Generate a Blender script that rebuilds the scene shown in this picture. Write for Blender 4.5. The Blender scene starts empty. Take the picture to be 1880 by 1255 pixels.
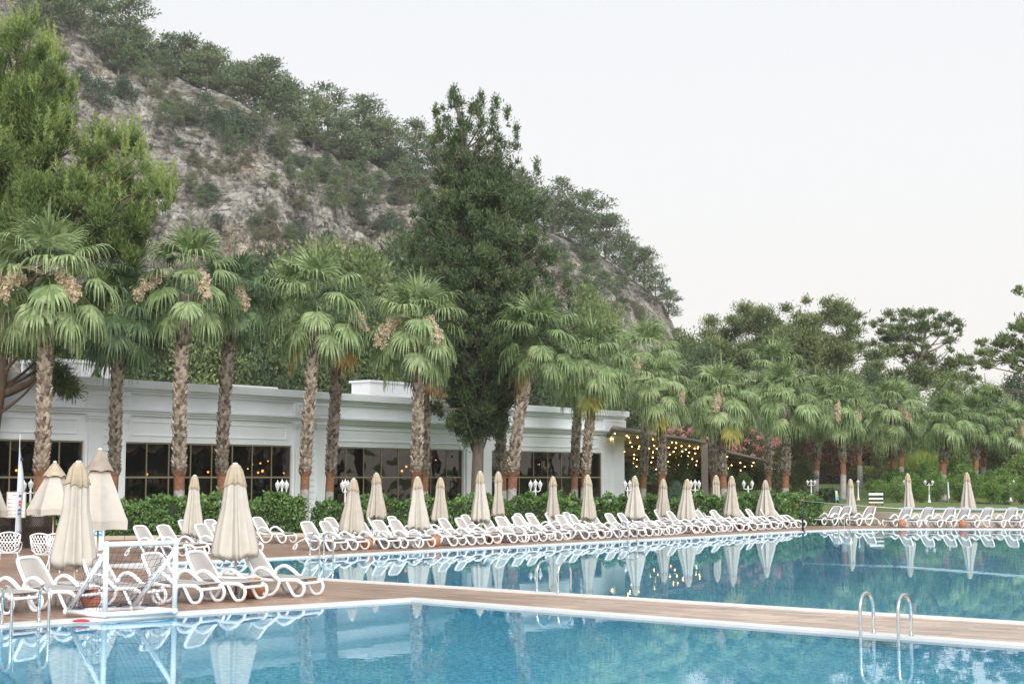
import bpy, bmesh, math, random
import numpy as np
from mathutils import Vector, Matrix, noise
from mathutils.geometry import tessellate_polygon
from mathutils.bvhtree import BVHTree

R = math.radians
random.seed(7)
RNG = np.random.default_rng(11)
SC = bpy.context.scene
COL = SC.collection

# ------------------------------------------------------------------ camera
H = 2.45                       # eye height
F = 50 / 36 * 1880             # focal length in photo pixels
PITCH = math.atan((876 - 627.5) / F)
cam_d = bpy.data.cameras.new('camera'); cam_d.lens = 50; cam_d.sensor_width = 36
cam_d.clip_start = 0.1; cam_d.clip_end = 3000
cam_d.dof.use_dof = True; cam_d.dof.focus_distance = 36; cam_d.dof.aperture_fstop = 4.0
cam = bpy.data.objects.new('camera', cam_d); COL.objects.link(cam)
cam.location = (0, 0, H); cam.rotation_euler = (math.pi / 2 + PITCH, 0, 0)
SC.camera = cam

# ------------------------------------------------------------------ world, sun, exposure
SUN_EL, SUN_AZ = R(31), R(164)        # azimuth clockwise from +Y: behind the camera, a little to the right
w = bpy.data.worlds.new('World'); SC.world = w; w.use_nodes = True
nt = w.node_tree; nt.nodes.clear()
out = nt.nodes.new('ShaderNodeOutputWorld'); bg = nt.nodes.new('ShaderNodeBackground')
bg.inputs['Strength'].default_value = 0.1
sky = nt.nodes.new('ShaderNodeTexSky'); sky.sky_type = 'NISHITA'; sky.sun_disc = False
sky.sun_elevation = SUN_EL; sky.sun_rotation = SUN_AZ; sky.dust_density = 3.0
tc = nt.nodes.new('ShaderNodeTexCoord'); sep = nt.nodes.new('ShaderNodeSeparateXYZ')
ramp = nt.nodes.new('ShaderNodeValToRGB')              # thin even cloud veil: warm at the horizon, cool overhead
el = ramp.color_ramp.elements
el[0].position = 0.0; el[0].color = (0.90, 0.845, 0.80, 1)
el[1].position = 1.0; el[1].color = (0.74, 0.79, 0.84, 1)
e = el.new(0.10); e.color = (0.885, 0.862, 0.835, 1)
e = el.new(0.22); e.color = (0.870, 0.870, 0.872, 1)
e = el.new(0.40); e.color = (0.82, 0.848, 0.872, 1)
sc10 = nt.nodes.new('ShaderNodeVectorMath'); sc10.operation = 'SCALE'; sc10.inputs['Scale'].default_value = 7.95
mx = nt.nodes.new('ShaderNodeMixRGB'); mx.inputs['Fac'].default_value = 0.955
L = nt.links.new
L(tc.outputs['Generated'], sep.inputs[0]); L(sep.outputs['Z'], ramp.inputs[0])
L(ramp.outputs[0], sc10.inputs[0]); L(sky.outputs[0], mx.inputs[1]); L(sc10.outputs[0], mx.inputs[2])
L(mx.outputs[0], bg.inputs[0]); L(bg.outputs[0], out.inputs[0])
sd = bpy.data.lights.new('sun', 'SUN'); sd.energy = 2.8; sd.angle = R(38); sd.color = (1, 0.965, 0.92)
so = bpy.data.objects.new('sun', sd); COL.objects.link(so)
so.rotation_euler = (math.pi / 2 - SUN_EL, 0, math.pi - SUN_AZ)
SC.view_settings.view_transform = 'Standard'; SC.view_settings.look = 'None'
SC.view_settings.exposure = 0.5; SC.view_settings.gamma = 1.0
cy = SC.cycles
cy.max_bounces = 8; cy.diffuse_bounces = 3; cy.glossy_bounces = 4; cy.transmission_bounces = 8
cy.transparent_max_bounces = 12; cy.use_denoising = True; cy.sample_clamp_indirect = 6
cy.caustics_refractive = True; cy.caustics_reflective = False

# ------------------------------------------------------------------ pixel of the photograph -> place
cp, sp = math.cos(PITCH), math.sin(PITCH)
def ray(px, py):
    ux, uy = (px - 940) / F, (627.5 - py) / F
    return Vector((ux, cp - uy * sp, sp + uy * cp))
def G(px, py, z=0.0):                 # the point at height z seen at that pixel
    d = ray(px, py); t = (z - H) / d.z
    return Vector((d.x * t, d.y * t, z))
def P(px, py, Y):                     # the point at distance Y seen at that pixel
    d = ray(px, py); t = Y / d.y
    return Vector((d.x * t, Y, H + d.z * t))
def rowof(Y, z=0.0):                  # pixel row of height z at distance Y
    a = (z - H) / Y; uy = (a * cp - sp) / (cp + a * sp)
    return 627.5 - uy * F
def colX(px, Y): return P(px, 876, Y).x
def pxof(v):
    d = Vector(v) - Vector((0, 0, H)); dep = d.y * cp + d.z * sp
    return 940 + F * d.x / dep
def lerp_tab(tab, x):
    for (x0, y0), (x1, y1) in zip(tab, tab[1:]):
        if x <= x1: return y0 + (y1 - y0) * (x - x0) / (x1 - x0)
    return tab[-1][1]

# ------------------------------------------------------------------ object helpers
def tag(o, label=None, cat=None, group=None, kind=None):
    if label: o['label'] = label
    if cat: o['category'] = cat
    if group: o['group'] = group
    if kind: o['kind'] = kind
    return o
def empty(name, loc=(0, 0, 0), rz=0.0, label=None, cat=None, group=None):
    o = bpy.data.objects.new(name, None); COL.objects.link(o); o.empty_display_size = 0.2
    o.location = loc; o.rotation_euler = (0, 0, rz)
    return tag(o, label, cat, group)
def link(name, me, m=None, parent=None):
    o = bpy.data.objects.new(name, me); COL.objects.link(o)
    if m is not None and not me.materials: me.materials.append(m)
    if parent is not None: o.parent = parent
    return o
def kids(o): return list(o.children)
def copy_tree(o, parent=None):
    c = o.copy(); COL.objects.link(c); c.parent = parent
    for ch in kids(o): copy_tree(ch, c)
    return c
def np_mesh(name, verts, faces_n, smooth=False):
    """verts (N*k,3): consecutive runs of k vertices are the faces"""
    k = faces_n; n = len(verts); me = bpy.data.meshes.new(name)
    me.vertices.add(n); me.vertices.foreach_set('co', np.ascontiguousarray(verts, dtype=np.float32).ravel())
    me.loops.add(n); me.loops.foreach_set('vertex_index', np.arange(n, dtype=np.int32))
    me.polygons.add(n // k)
    me.polygons.foreach_set('loop_start', np.arange(0, n, k, dtype=np.int32))
    me.polygons.foreach_set('loop_total', np.full(n // k, k, dtype=np.int32))
    me.update(calc_edges=True)
    return me

class MB:
    def __init__(s): s.v = []; s.f = []; s.sm = []
    def add(s, vs, fs, smooth=False):
        b = len(s.v); s.v += [tuple(v) for v in vs]; s.f += [tuple(b + i for i in f) for f in fs]; s.sm += [smooth] * len(fs)
    def box(s, c, d, rz=0.0, M=None):
        x, y, z = d[0] / 2, d[1] / 2, d[2] / 2
        vs = [Vector(v) for v in ((-x,-y,-z),(x,-y,-z),(x,y,-z),(-x,y,-z),(-x,-y,z),(x,-y,z),(x,y,z),(-x,y,z))]
        m = M if M is not None else Matrix.Rotation(rz, 3, 'Z')
        vs = [m @ v + Vector(c) for v in vs]
        s.add(vs, [(0,3,2,1),(4,5,6,7),(0,1,5,4),(1,2,6,5),(2,3,7,6),(3,0,4,7)]); return s
    def span(s, x0, x1, y0, y1, z0, z1):
        return s.box(((x0+x1)/2, (y0+y1)/2, (z0+z1)/2), (abs(x1-x0), abs(y1-y0), abs(z1-z0)))
    def tube(s, pts, r, n=8, cap=True, flat=1.0, closed=False):
        pts = [Vector(p) for p in pts]; m = len(pts)
        rs = r if isinstance(r, (list, tuple)) else [r] * m
        vs, fs = [], []; up = None
        for i, p in enumerate(pts):
            if closed: t = pts[(i+1) % m] - pts[i-1]
            else: t = pts[min(i+1, m-1)] - pts[max(i-1, 0)]
            t.normalize()
            if up is None: up = t.orthogonal().normalized() if abs(t.z) > 0.95 else Vector((0,0,1))
            a = up - t * up.dot(t)
            if a.length < 1e-4: a = t.orthogonal()
            a.normalize(); up = a; b = t.cross(a)
            for k in range(n):
                w_ = 2 * math.pi * k / n
                vs.append(p + a * (math.cos(w_) * rs[i]) + b * (math.sin(w_) * rs[i] * flat))
        for i in range(m if closed else m - 1):
            j = (i + 1) % m
            for k in range(n):
                fs.append((i*n+k, i*n+(k+1) % n, j*n+(k+1) % n, j*n+k))
        if cap and not closed:
            fs.append(tuple(range(n-1, -1, -1))); fs.append(tuple((m-1)*n+k for k in range(n)))
        s.add(vs, fs, True); return s
    def lathe(s, prof, n=16, c=(0,0,0), fold=None):
        vs, fs = [], []; m = len(prof)
        for i, (r, z) in enumerate(prof):
            for k in range(n):
                w_ = 2 * math.pi * k / n
                rr = r * (fold(w_, i) if fold else 1)
                vs.append((c[0] + rr * math.cos(w_), c[1] + rr * math.sin(w_), c[2] + z))
        for i in range(m - 1):
            for k in range(n):
                fs.append((i*n+k, i*n+(k+1) % n, (i+1)*n+(k+1) % n, (i+1)*n+k))
        s.add(vs, fs, True); return s
    def sphere(s, c, r, n=10, m=6, sz=1.0):
        return s.lathe([(max(1e-3, r*math.sin(math.pi*i/m)), -r*sz*math.cos(math.pi*i/m)) for i in range(m+1)], n, c)
    def poly(s, loops, z):
        """a flat sheet: outer outline and holes"""
        ls = [[Vector((p[0], p[1], 0)) for p in l] for l in loops]
        fl = [p for l in ls for p in l]
        fs = []
        for t in tessellate_polygon(ls):
            a, b, c = (fl[i] for i in t)
            fs.append(t if (b-a).cross(c-a).z > 0 else (t[0], t[2], t[1]))
        s.add([(p.x, p.y, z) for p in fl], fs); return s
    def wall(s, line, z0, z1, closed=True, flip=False):
        n = len(line); vs = [(p[0], p[1], z0) for p in line] + [(p[0], p[1], z1) for p in line]; fs = []
        for i in range(n if closed else n-1):
            j = (i+1) % n
            fs.append((i, j, n+j, n+i) if not flip else (j, i, n+i, n+j))
        s.add(vs, fs); return s
    def mesh(s, name):
        me = bpy.data.meshes.new(name); me.from_pydata(s.v, [], s.f); me.update()
        me.polygons.foreach_set('use_smooth', s.sm); return me
    def build(s, name, m, parent=None, bevel=0.0):
        o = link(name, s.mesh(name), m, parent)
        if bevel:
            b = o.modifiers.new('soft_edges', 'BEVEL'); b.width = bevel; b.segments = 2; b.limit_method = 'ANGLE'
        return o

def spline(pts, n=6):
    """smooth curve through points (Catmull-Rom)"""
    p = [Vector(q) for q in pts]; o = []
    for i in range(len(p)-1):
        a, b, c, d = p[max(i-1,0)], p[i], p[i+1], p[min(i+2, len(p)-1)]
        for k in range(n):
            t = k / n
            o.append(0.5*((2*b)+(c-a)*t+(2*a-5*b+4*c-d)*t*t+(3*b-a-3*c+d)*t**3))
    o.append(p[-1]); return o

# ------------------------------------------------------------------ materials
MATS = {}
def nodes(name):
    m = bpy.data.materials.new(name); m.use_nodes = True; t = m.node_tree; t.nodes.clear()
    o = t.nodes.new('ShaderNodeOutputMaterial'); MATS[name] = m
    return m, t, o
def N(t, typ, **kw):
    n = t.nodes.new(typ)
    for k, v in kw.items():
        if k in n.inputs: n.inputs[k].default_value = v
        else: setattr(n, k, v)
    return n
def ramp_node(t, stops):
    r = t.nodes.new('ShaderNodeValToRGB'); e = r.color_ramp.elements
    e[0].position, e[0].color = stops[0][0], (*stops[0][1], 1)
    e[1].position, e[1].color = stops[-1][0], (*stops[-1][1], 1)
    for p_, c_ in stops[1:-1]:
        q = e.new(p_); q.color = (*c_, 1)
    return r
def plain(name, c, rough=0.5, var=0.12, scale=6.0, bump=0.0, bscale=40.0, metal=0.0, c2=None, coords='Object', spec=0.5, stretch=(1,1,1)):
    m, t, o = nodes(name)
    b = N(t, 'ShaderNodeBsdfPrincipled', Roughness=rough, Metallic=metal); b.inputs['Specular IOR Level'].default_value = spec
    co = N(t, 'ShaderNodeTexCoord'); mp = N(t, 'ShaderNodeMapping'); mp.inputs['Scale'].default_value = stretch
    t.links.new(co.outputs[coords], mp.inputs[0])
    n1 = N(t, 'ShaderNodeTexNoise', Scale=scale, Detail=5.0, Roughness=0.6); t.links.new(mp.outputs[0], n1.inputs['Vector'])
    lo = tuple(x * (1 - var) for x in c); hi = tuple(min(1, x * (1 + var)) for x in (c2 or c))
    r = ramp_node(t, [(0.3, lo), (0.7, hi)]); t.links.new(n1.outputs['Fac'], r.inputs[0]); t.links.new(r.outputs[0], b.inputs['Base Color'])
    if bump:
        n2 = N(t, 'ShaderNodeTexNoise', Scale=bscale, Detail=4.0); t.links.new(mp.outputs[0], n2.inputs['Vector'])
        bp = N(t, 'ShaderNodeBump', Strength=bump, Distance=0.02); t.links.new(n2.outputs['Fac'], bp.inputs['Height'])
        t.links.new(bp.outputs[0], b.inputs['Normal'])
    t.links.new(b.outputs[0], o.inputs[0]); return m
def leafy(name, dark, mid, light, trans=0.25, nscale=0.6, rough=0.55, gain=1.32):
    """leaves: tone differs from leaf to leaf and from branch to branch"""
    dark, mid, light = (tuple(x*gain for x in q) for q in (dark, mid, light))
    m, t, o = nodes(name)
    g = N(t, 'ShaderNodeNewGeometry'); co = N(t, 'ShaderNodeTexCoord')
    n1 = N(t, 'ShaderNodeTexNoise', Scale=nscale, Detail=3.0); t.links.new(co.outputs['Object'], n1.inputs['Vector'])
    oi = N(t, 'ShaderNodeObjectInfo')
    a = N(t, 'ShaderNodeMath', operation='MULTIPLY'); a.inputs[1].default_value = 0.45; t.links.new(g.outputs['Random Per Island'], a.inputs[0])
    b_ = N(t, 'ShaderNodeMath', operation='MULTIPLY_ADD'); b_.inputs[1].default_value = 0.8; t.links.new(n1.outputs['Fac'], b_.inputs[0]); t.links.new(a.outputs[0], b_.inputs[2])
    c_ = N(t, 'ShaderNodeMath', operation='MULTIPLY_ADD'); c_.inputs[1].default_value = 0.22; t.links.new(oi.outputs['Random'], c_.inputs[0]); t.links.new(b_.outputs[0], c_.inputs[2])
    r = ramp_node(t, [(0.38, dark), (0.72, mid), (1.05, light)]); t.links.new(c_.outputs[0], r.inputs[0])
    d = N(t, 'ShaderNodeBsdfPrincipled', Roughness=rough); d.inputs['Specular IOR Level'].default_value = 0.3
    tr = N(t, 'ShaderNodeBsdfTranslucent'); ms = N(t, 'ShaderNodeMixShader'); ms.inputs[0].default_value = trans
    t.links.new(r.outputs[0], d.inputs['Base Color']); t.links.new(r.outputs[0], tr.inputs['Color'])
    t.links.new(d.outputs[0], ms.inputs[1]); t.links.new(tr.outputs[0], ms.inputs[2]); t.links.new(ms.outputs[0], o.inputs[0])
    return m

WHITE = plain('white_resin', (0.83, 0.84, 0.85), 0.35, 0.04, 3)
WHITEP = plain('white_paint', (0.86, 0.90, 0.945), 0.55, 0.04, 1.2, 0.05, 30)
TAUPE = plain('taupe_mesh_fabric', (0.40, 0.375, 0.355), 0.8, 0.06, 4, 0.3, 220)
CREAM = plain('cream_canvas', (0.535, 0.50, 0.445), 0.85, 0.07, 3.5, 0.25, 60)
CREAM2 = plain('weathered_cream_canvas', (0.48, 0.44, 0.38), 0.85, 0.10, 3.5, 0.25, 60)
TAN = plain('sun_bleached_tan_canvas', (0.46, 0.385, 0.285), 0.85, 0.12, 5, 0.25, 60)
MAUVE = plain('faded_mauve_canvas', (0.34, 0.28, 0.235), 0.85, 0.12, 5, 0.25, 60)
POLE = plain('beige_pole', (0.52, 0.45, 0.35), 0.5, 0.08)
TERRA = plain('terracotta', (0.44, 0.17, 0.075), 0.75, 0.25, 7, 0.2, 60)
STEEL = plain('brushed_steel', (0.72, 0.73, 0.74), 0.2, 0.05, 8, metal=1.0)
BLACKM = plain('black_metal', (0.018, 0.02, 0.022), 0.45, 0.1)
GOLDF = plain('champagne_frame', (0.34, 0.29, 0.19), 0.4, 0.08, metal=0.3)
COPING = plain('white_coping_stone', (0.72, 0.71, 0.69), 0.5, 0.07, 1.5, 0.1, 30)
RATTAN = plain('dark_rattan', (0.05, 0.03, 0.024), 0.7, 0.35, 20, 0.4, 60)
PLASTW = plain('white_plastic_pipe', (0.84, 0.86, 0.88), 0.3, 0.03)
NETM = plain('dark_net_cord', (0.05, 0.055, 0.12), 0.8, 0.2)
REDP = plain('red_plastic', (0.62, 0.02, 0.02), 0.4, 0.1)
GREYF = plain('green_grey_cloth', (0.10, 0.15, 0.13), 0.9, 0.2, 10)
BARK = plain('brown_bark', (0.11, 0.075, 0.05), 0.9, 0.45, 5, 0.8, 18, stretch=(1,1,0.25))
BARKG = plain('grey_bark', (0.17, 0.14, 0.115), 0.9, 0.4, 5, 0.8, 18, stretch=(1,1,0.25))
PERG = plain('grey_brown_pergola_metal', (0.20, 0.175, 0.15), 0.6, 0.08)
PERGF = plain('brown_pergola_fabric', (0.58, 0.43, 0.30), 0.9, 0.15, 1.0)
SANDW = plain('beige_render', (0.46, 0.39, 0.31), 0.85, 0.12, 1.2, 0.2, 25)
STONEW = plain('rubble_stone', (0.30, 0.24, 0.18), 0.9, 0.5, 2.5, 0.8, 6)
GREENP = plain('dark_green_paint', (0.03, 0.055, 0.04), 0.5, 0.1)
GOLD = plain('gold_letter', (0.72, 0.52, 0.22), 0.3, 0.1, metal=0.7)
CURT = plain('white_curtain', (0.74, 0.74, 0.74), 0.9, 0.06, 4)
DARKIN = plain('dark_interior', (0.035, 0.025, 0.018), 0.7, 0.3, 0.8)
DRAPE = plain('cream_drape', (0.42, 0.35, 0.27), 0.9, 0.15, 2)
WOOD = plain('dark_wood', (0.07, 0.04, 0.025), 0.5, 0.25, 4)
BLUEL = plain('blue_label', (0.10, 0.38, 0.55), 0.5, 0.1)
FLAGW = plain('pale_banner', (0.62, 0.68, 0.76), 0.7, 0.05)
INKN = plain('navy_ink', (0.06, 0.06, 0.20), 0.7, 0.05)
INKR = plain('red_ink', (0.65, 0.05, 0.05), 0.7, 0.05)
INKG = plain('grey_ink', (0.42, 0.44, 0.47), 0.7, 0.05)
YELLG = plain('yellow_green_cloth', (0.45, 0.55, 0.12), 0.8, 0.2, 3)
STRAW = leafy('straw_flowers', (0.46, 0.37, 0.25), (0.62, 0.52, 0.38), (0.76, 0.67, 0.53), 0.35, 2.0, gain=1.1)
def emissive(name, c, s):
    m, t, o = nodes(name); e_ = N(t, 'ShaderNodeEmission', Strength=s); e_.inputs[0].default_value = (*c, 1)
    t.links.new(e_.outputs[0], o.inputs[0]); return m
BULB = emissive('warm_bulb', (1.0, 0.60, 0.20), 10.0)
LAMPW = emissive('warm_room_lamp', (1.0, 0.42, 0.08), 3.2)

L_PALM = leafy('palm_leaf', (0.07, 0.11, 0.042), (0.165, 0.235, 0.095), (0.31, 0.38, 0.20), 0.28, 0.9, 0.42)
L_PALMD = leafy('dark_palm_leaf', (0.045, 0.08, 0.035), (0.10, 0.16, 0.07), (0.19, 0.25, 0.14), 0.25, 0.9, 0.42)
L_DEAD = leafy('dead_palm_leaf', (0.24, 0.14, 0.04), (0.38, 0.24, 0.07), (0.44, 0.34, 0.13), 0.3, 0.9, gain=1.0)
L_YELL = leafy('yellowing_palm_leaf', (0.20, 0.20, 0.05), (0.34, 0.31, 0.07), (0.44, 0.38, 0.12), 0.3, 0.9, gain=1.0)
L_DEADB = leafy('brown_palm_leaf', (0.17, 0.09, 0.04), (0.28, 0.16, 0.07), (0.38, 0.26, 0.14), 0.3, 0.9)
L_BPINE = leafy('bright_pine_needles', (0.032, 0.06, 0.016), (0.09, 0.145, 0.038), (0.19, 0.26, 0.08), 0.25, 0.35, gain=1.05)
L_BPIND = leafy('shaded_pine_needles', (0.02, 0.035, 0.012), (0.045, 0.075, 0.022), (0.08, 0.115, 0.035), 0.2, 0.4)
L_CYP = leafy('cypress_sprays', (0.022, 0.042, 0.018), (0.066, 0.105, 0.042), (0.155, 0.195, 0.085), 0.2, 0.55, gain=1.15)
L_HPINE = leafy('hill_pine_needles', (0.055, 0.088, 0.045), (0.11, 0.155, 0.078), (0.20, 0.24, 0.118), 0.2, 0.30, gain=1.15)
L_HDARK = leafy('hill_oak_leaves', (0.03, 0.052, 0.034), (0.06, 0.092, 0.055), (0.105, 0.14, 0.08), 0.2, 0.4)
L_SCRUB = leafy('hill_scrub_leaves', (0.07, 0.075, 0.045), (0.12, 0.125, 0.075), (0.18, 0.18, 0.11), 0.2, 0.5)
L_WOOD = leafy('woodland_leaves', (0.065, 0.10, 0.036), (0.13, 0.18, 0.065), (0.23, 0.275, 0.115), 0.25, 0.35)
L_WOODD = leafy('dark_woodland_leaves', (0.03, 0.052, 0.025), (0.062, 0.095, 0.045), (0.115, 0.155, 0.075), 0.2, 0.35)
L_RPINE = leafy('garden_pine_needles', (0.06, 0.09, 0.038), (0.13, 0.17, 0.07), (0.24, 0.265, 0.12), 0.22, 0.3)
L_HEDGE = leafy('hedge_leaves', (0.04, 0.085, 0.026), (0.10, 0.19, 0.055), (0.21, 0.32, 0.11), 0.28, 1.2)
L_CITRUS = leafy('citrus_leaves', (0.05, 0.095, 0.022), (0.11, 0.19, 0.05), (0.20, 0.30, 0.09), 0.28, 0.7)
L_OLEA = leafy('oleander_leaves', (0.04, 0.055, 0.022), (0.085, 0.105, 0.045), (0.15, 0.16, 0.075), 0.25, 0.5)
L_PRUNUS = leafy('purple_plum_leaves', (0.05, 0.022, 0.022), (0.10, 0.045, 0.042), (0.16, 0.08, 0.07), 0.25, 0.5)
L_PINK = leafy('pink_oleander_flowers', (0.50, 0.17, 0.19), (0.62, 0.27, 0.28), (0.70, 0.40, 0.39), 0.35, 2, gain=1.0)
L_RED = leafy('red_hibiscus_flowers', (0.45, 0.05, 0.03), (0.55, 0.09, 0.05), (0.62, 0.16, 0.08), 0.3, 2, gain=1.0)
L_WHITEF = leafy('white_flowers', (0.6, 0.6, 0.56), (0.72, 0.72, 0.68), (0.8, 0.8, 0.78), 0.3, 2, gain=1.0)
L_LIME = leafy('lime_grass_leaves', (0.17, 0.24, 0.05), (0.28, 0.36, 0.09), (0.40, 0.46, 0.16), 0.35, 0.8)
L_BLUEB = leafy('blue_green_leaves', (0.08, 0.14, 0.10), (0.13, 0.21, 0.15), (0.18, 0.28, 0.2), 0.25, 1.0)
HEDGEIN = plain('hedge_twigs', (0.018, 0.032, 0.012), 0.95, 0.4, 8)

def mat_deck():
    m, t, o = nodes('deck_planks')
    co = N(t, 'ShaderNodeTexCoord'); mp = N(t, 'ShaderNodeMapping'); mp.inputs['Rotation'].default_value = (0, 0, R(36))
    t.links.new(co.outputs['Object'], mp.inputs[0])
    br = N(t, 'ShaderNodeTexBrick'); br.offset = 0.5
    br.inputs['Scale'].default_value = 1.0; br.inputs['Brick Width'].default_value = 1.2; br.inputs['Row Height'].default_value = 0.2
    br.inputs['Mortar Size'].default_value = 0.006; br.inputs['Color1'].default_value = (0.385, 0.245, 0.175, 1)
    br.inputs['Color2'].default_value = (0.245, 0.15, 0.105, 1); br.inputs['Mortar'].default_value = (0.10, 0.07, 0.055, 1)
    t.links.new(mp.outputs[0], br.inputs['Vector'])
    mp2 = N(t, 'ShaderNodeMapping'); mp2.inputs['Rotation'].default_value = (0, 0, R(36)); mp2.inputs['Scale'].default_value = (0.8, 7, 1)
    t.links.new(co.outputs['Object'], mp2.inputs[0])
    n1 = N(t, 'ShaderNodeTexNoise', Scale=1.6, Detail=6.0); t.links.new(mp2.outputs[0], n1.inputs['Vector'])
    n2 = N(t, 'ShaderNodeTexNoise', Scale=0.35, Detail=4.0); t.links.new(co.outputs['Object'], n2.inputs['Vector'])
    r1 = ramp_node(t, [(0.3, (0.62, 0.60, 0.58)), (0.7, (1.32, 1.3, 1.3))]); t.links.new(n1.outputs['Fac'], r1.inputs[0])
    r2 = ramp_node(t, [(0.35, (0.85, 0.85, 0.86)), (0.65, (1.15, 1.12, 1.1))]); t.links.new(n2.outputs['Fac'], r2.inputs[0])
    m1 = N(t, 'ShaderNodeMixRGB', blend_type='MULTIPLY'); m1.inputs[0].default_value = 1; t.links.new(br.outputs['Color'], m1.inputs[1]); t.links.new(r1.outputs[0], m1.inputs[2])
    m2 = N(t, 'ShaderNodeMixRGB', blend_type='MULTIPLY'); m2.inputs[0].default_value = 1; t.links.new(m1.outputs[0], m2.inputs[1]); t.links.new(r2.outputs[0], m2.inputs[2])
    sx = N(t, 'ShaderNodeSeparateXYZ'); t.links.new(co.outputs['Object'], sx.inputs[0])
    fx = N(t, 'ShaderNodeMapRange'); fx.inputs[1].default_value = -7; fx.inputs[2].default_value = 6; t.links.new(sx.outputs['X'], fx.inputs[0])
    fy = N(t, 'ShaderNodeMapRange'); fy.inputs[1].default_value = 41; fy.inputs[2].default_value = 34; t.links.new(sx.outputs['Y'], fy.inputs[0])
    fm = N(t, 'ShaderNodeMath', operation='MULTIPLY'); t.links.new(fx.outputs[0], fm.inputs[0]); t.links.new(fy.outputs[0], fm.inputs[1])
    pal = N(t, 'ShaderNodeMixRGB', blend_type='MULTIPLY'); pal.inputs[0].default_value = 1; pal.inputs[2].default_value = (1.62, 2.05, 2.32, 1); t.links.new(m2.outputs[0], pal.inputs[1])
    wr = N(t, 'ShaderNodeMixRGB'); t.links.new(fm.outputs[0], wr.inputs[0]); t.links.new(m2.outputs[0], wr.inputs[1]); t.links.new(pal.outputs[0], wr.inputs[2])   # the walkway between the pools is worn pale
    b = N(t, 'ShaderNodeBsdfPrincipled', Roughness=0.42); t.links.new(wr.outputs[0], b.inputs['Base Color'])
    bp = N(t, 'ShaderNodeBump', Strength=0.25, Distance=0.01); t.links.new(n1.outputs['Fac'], bp.inputs['Height']); t.links.new(bp.outputs[0], b.inputs['Normal'])
    t.links.new(b.outputs[0], o.inputs[0]); return m
DECK = mat_deck()

def mat_tiles(name, c1, c2, grout):
    m, t, o = nodes(name)
    co = N(t, 'ShaderNodeTexCoord')
    vo = N(t, 'ShaderNodeTexVoronoi', Scale=20.0); vo.distance = 'CHEBYCHEV'; vo.inputs['Randomness'].default_value = 0.15
    t.links.new(co.outputs['Object'], vo.inputs['Vector'])
    n1 = N(t, 'ShaderNodeTexNoise', Scale=0.5, Detail=5.0); t.links.new(co.outputs['Object'], n1.inputs['Vector'])
    r = ramp_node(t, [(0.0, c1), (1.0, c2)]); n3 = N(t, 'ShaderNodeTexNoise', Scale=11.0, Detail=3.0); t.links.new(co.outputs['Object'], n3.inputs['Vector'])
    sx = N(t, 'ShaderNodeSeparateColor'); t.links.new(vo.outputs['Color'], sx.inputs[0]); t.links.new(sx.outputs[0], r.inputs[0])
    r2 = ramp_node(t, [(0.3, (0.88, 0.9, 0.92)), (0.7, (1.1, 1.08, 1.06))]); t.links.new(n1.outputs['Fac'], r2.inputs[0])
    mm = N(t, 'ShaderNodeMixRGB', blend_type='MULTIPLY'); mm.inputs[0].default_value = 1; t.links.new(r.outputs[0], mm.inputs[1]); t.links.new(r2.outputs[0], mm.inputs[2])
    gr = ramp_node(t, [(0.44, (0, 0, 0)), (0.5, (1, 1, 1))]); t.links.new(vo.outputs['Distance'], gr.inputs[0])
    mg = N(t, 'ShaderNodeMixRGB'); t.links.new(gr.outputs[0], mg.inputs[0]); t.links.new(mm.outputs[0], mg.inputs[1]); mg.inputs[2].default_value = (*grout, 1)
    r4 = ramp_node(t, [(0.35, (0.58, 0.72, 0.80)), (0.65, (1.45, 1.25, 1.14))]); t.links.new(n3.outputs['Fac'], r4.inputs[0])  # mottled look of refraction through ripples, put into the tile colour
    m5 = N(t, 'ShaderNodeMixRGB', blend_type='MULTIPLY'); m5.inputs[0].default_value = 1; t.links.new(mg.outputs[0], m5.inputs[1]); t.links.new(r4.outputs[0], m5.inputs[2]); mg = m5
    b = N(t, 'ShaderNodeBsdfPrincipled', Roughness=0.3); t.links.new(mg.outputs[0], b.inputs['Base Color']); t.links.new(b.outputs[0], o.inputs[0])
    return m
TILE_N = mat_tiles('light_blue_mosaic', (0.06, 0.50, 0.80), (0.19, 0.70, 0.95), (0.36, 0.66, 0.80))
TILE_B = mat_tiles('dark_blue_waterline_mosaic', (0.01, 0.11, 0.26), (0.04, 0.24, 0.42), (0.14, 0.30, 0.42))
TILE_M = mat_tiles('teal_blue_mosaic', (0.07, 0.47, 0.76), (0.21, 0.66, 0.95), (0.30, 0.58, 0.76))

def mat_water(name, tint):
    m, t, o = nodes(name)
    co = N(t, 'ShaderNodeTexCoord')
    n1 = N(t, 'ShaderNodeTexNoise', Scale=3.2, Detail=2.0, Roughness=0.5); t.links.new(co.outputs['Object'], n1.inputs['Vector'])
    n2 = N(t, 'ShaderNodeTexNoise', Scale=0.6, Detail=1.0, Roughness=0.5); t.links.new(co.outputs['Object'], n2.inputs['Vector'])
    ad = N(t, 'ShaderNodeMath', operation='MULTIPLY_ADD'); ad.inputs[1].default_value = 2.2
    t.links.new(n2.outputs['Fac'], ad.inputs[0]); t.links.new(n1.outputs['Fac'], ad.inputs[2])
    bp = N(t, 'ShaderNodeBump', Strength=1.0, Distance=0.00045); t.links.new(ad.outputs[0], bp.inputs['Height'])
    gl = N(t, 'ShaderNodeBsdfGlass', Roughness=0.0, IOR=1.33); gl.inputs['Color'].default_value = (*tint, 1)
    t.links.new(bp.outputs[0], gl.inputs['Normal']); t.links.new(gl.outputs[0], o.inputs['Surface'])
    return m
WATER_N = mat_water('pool_water', (0.93, 0.98, 1.0)); WATER_M = mat_water('large_pool_water', (0.90, 0.98, 0.99))

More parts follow.
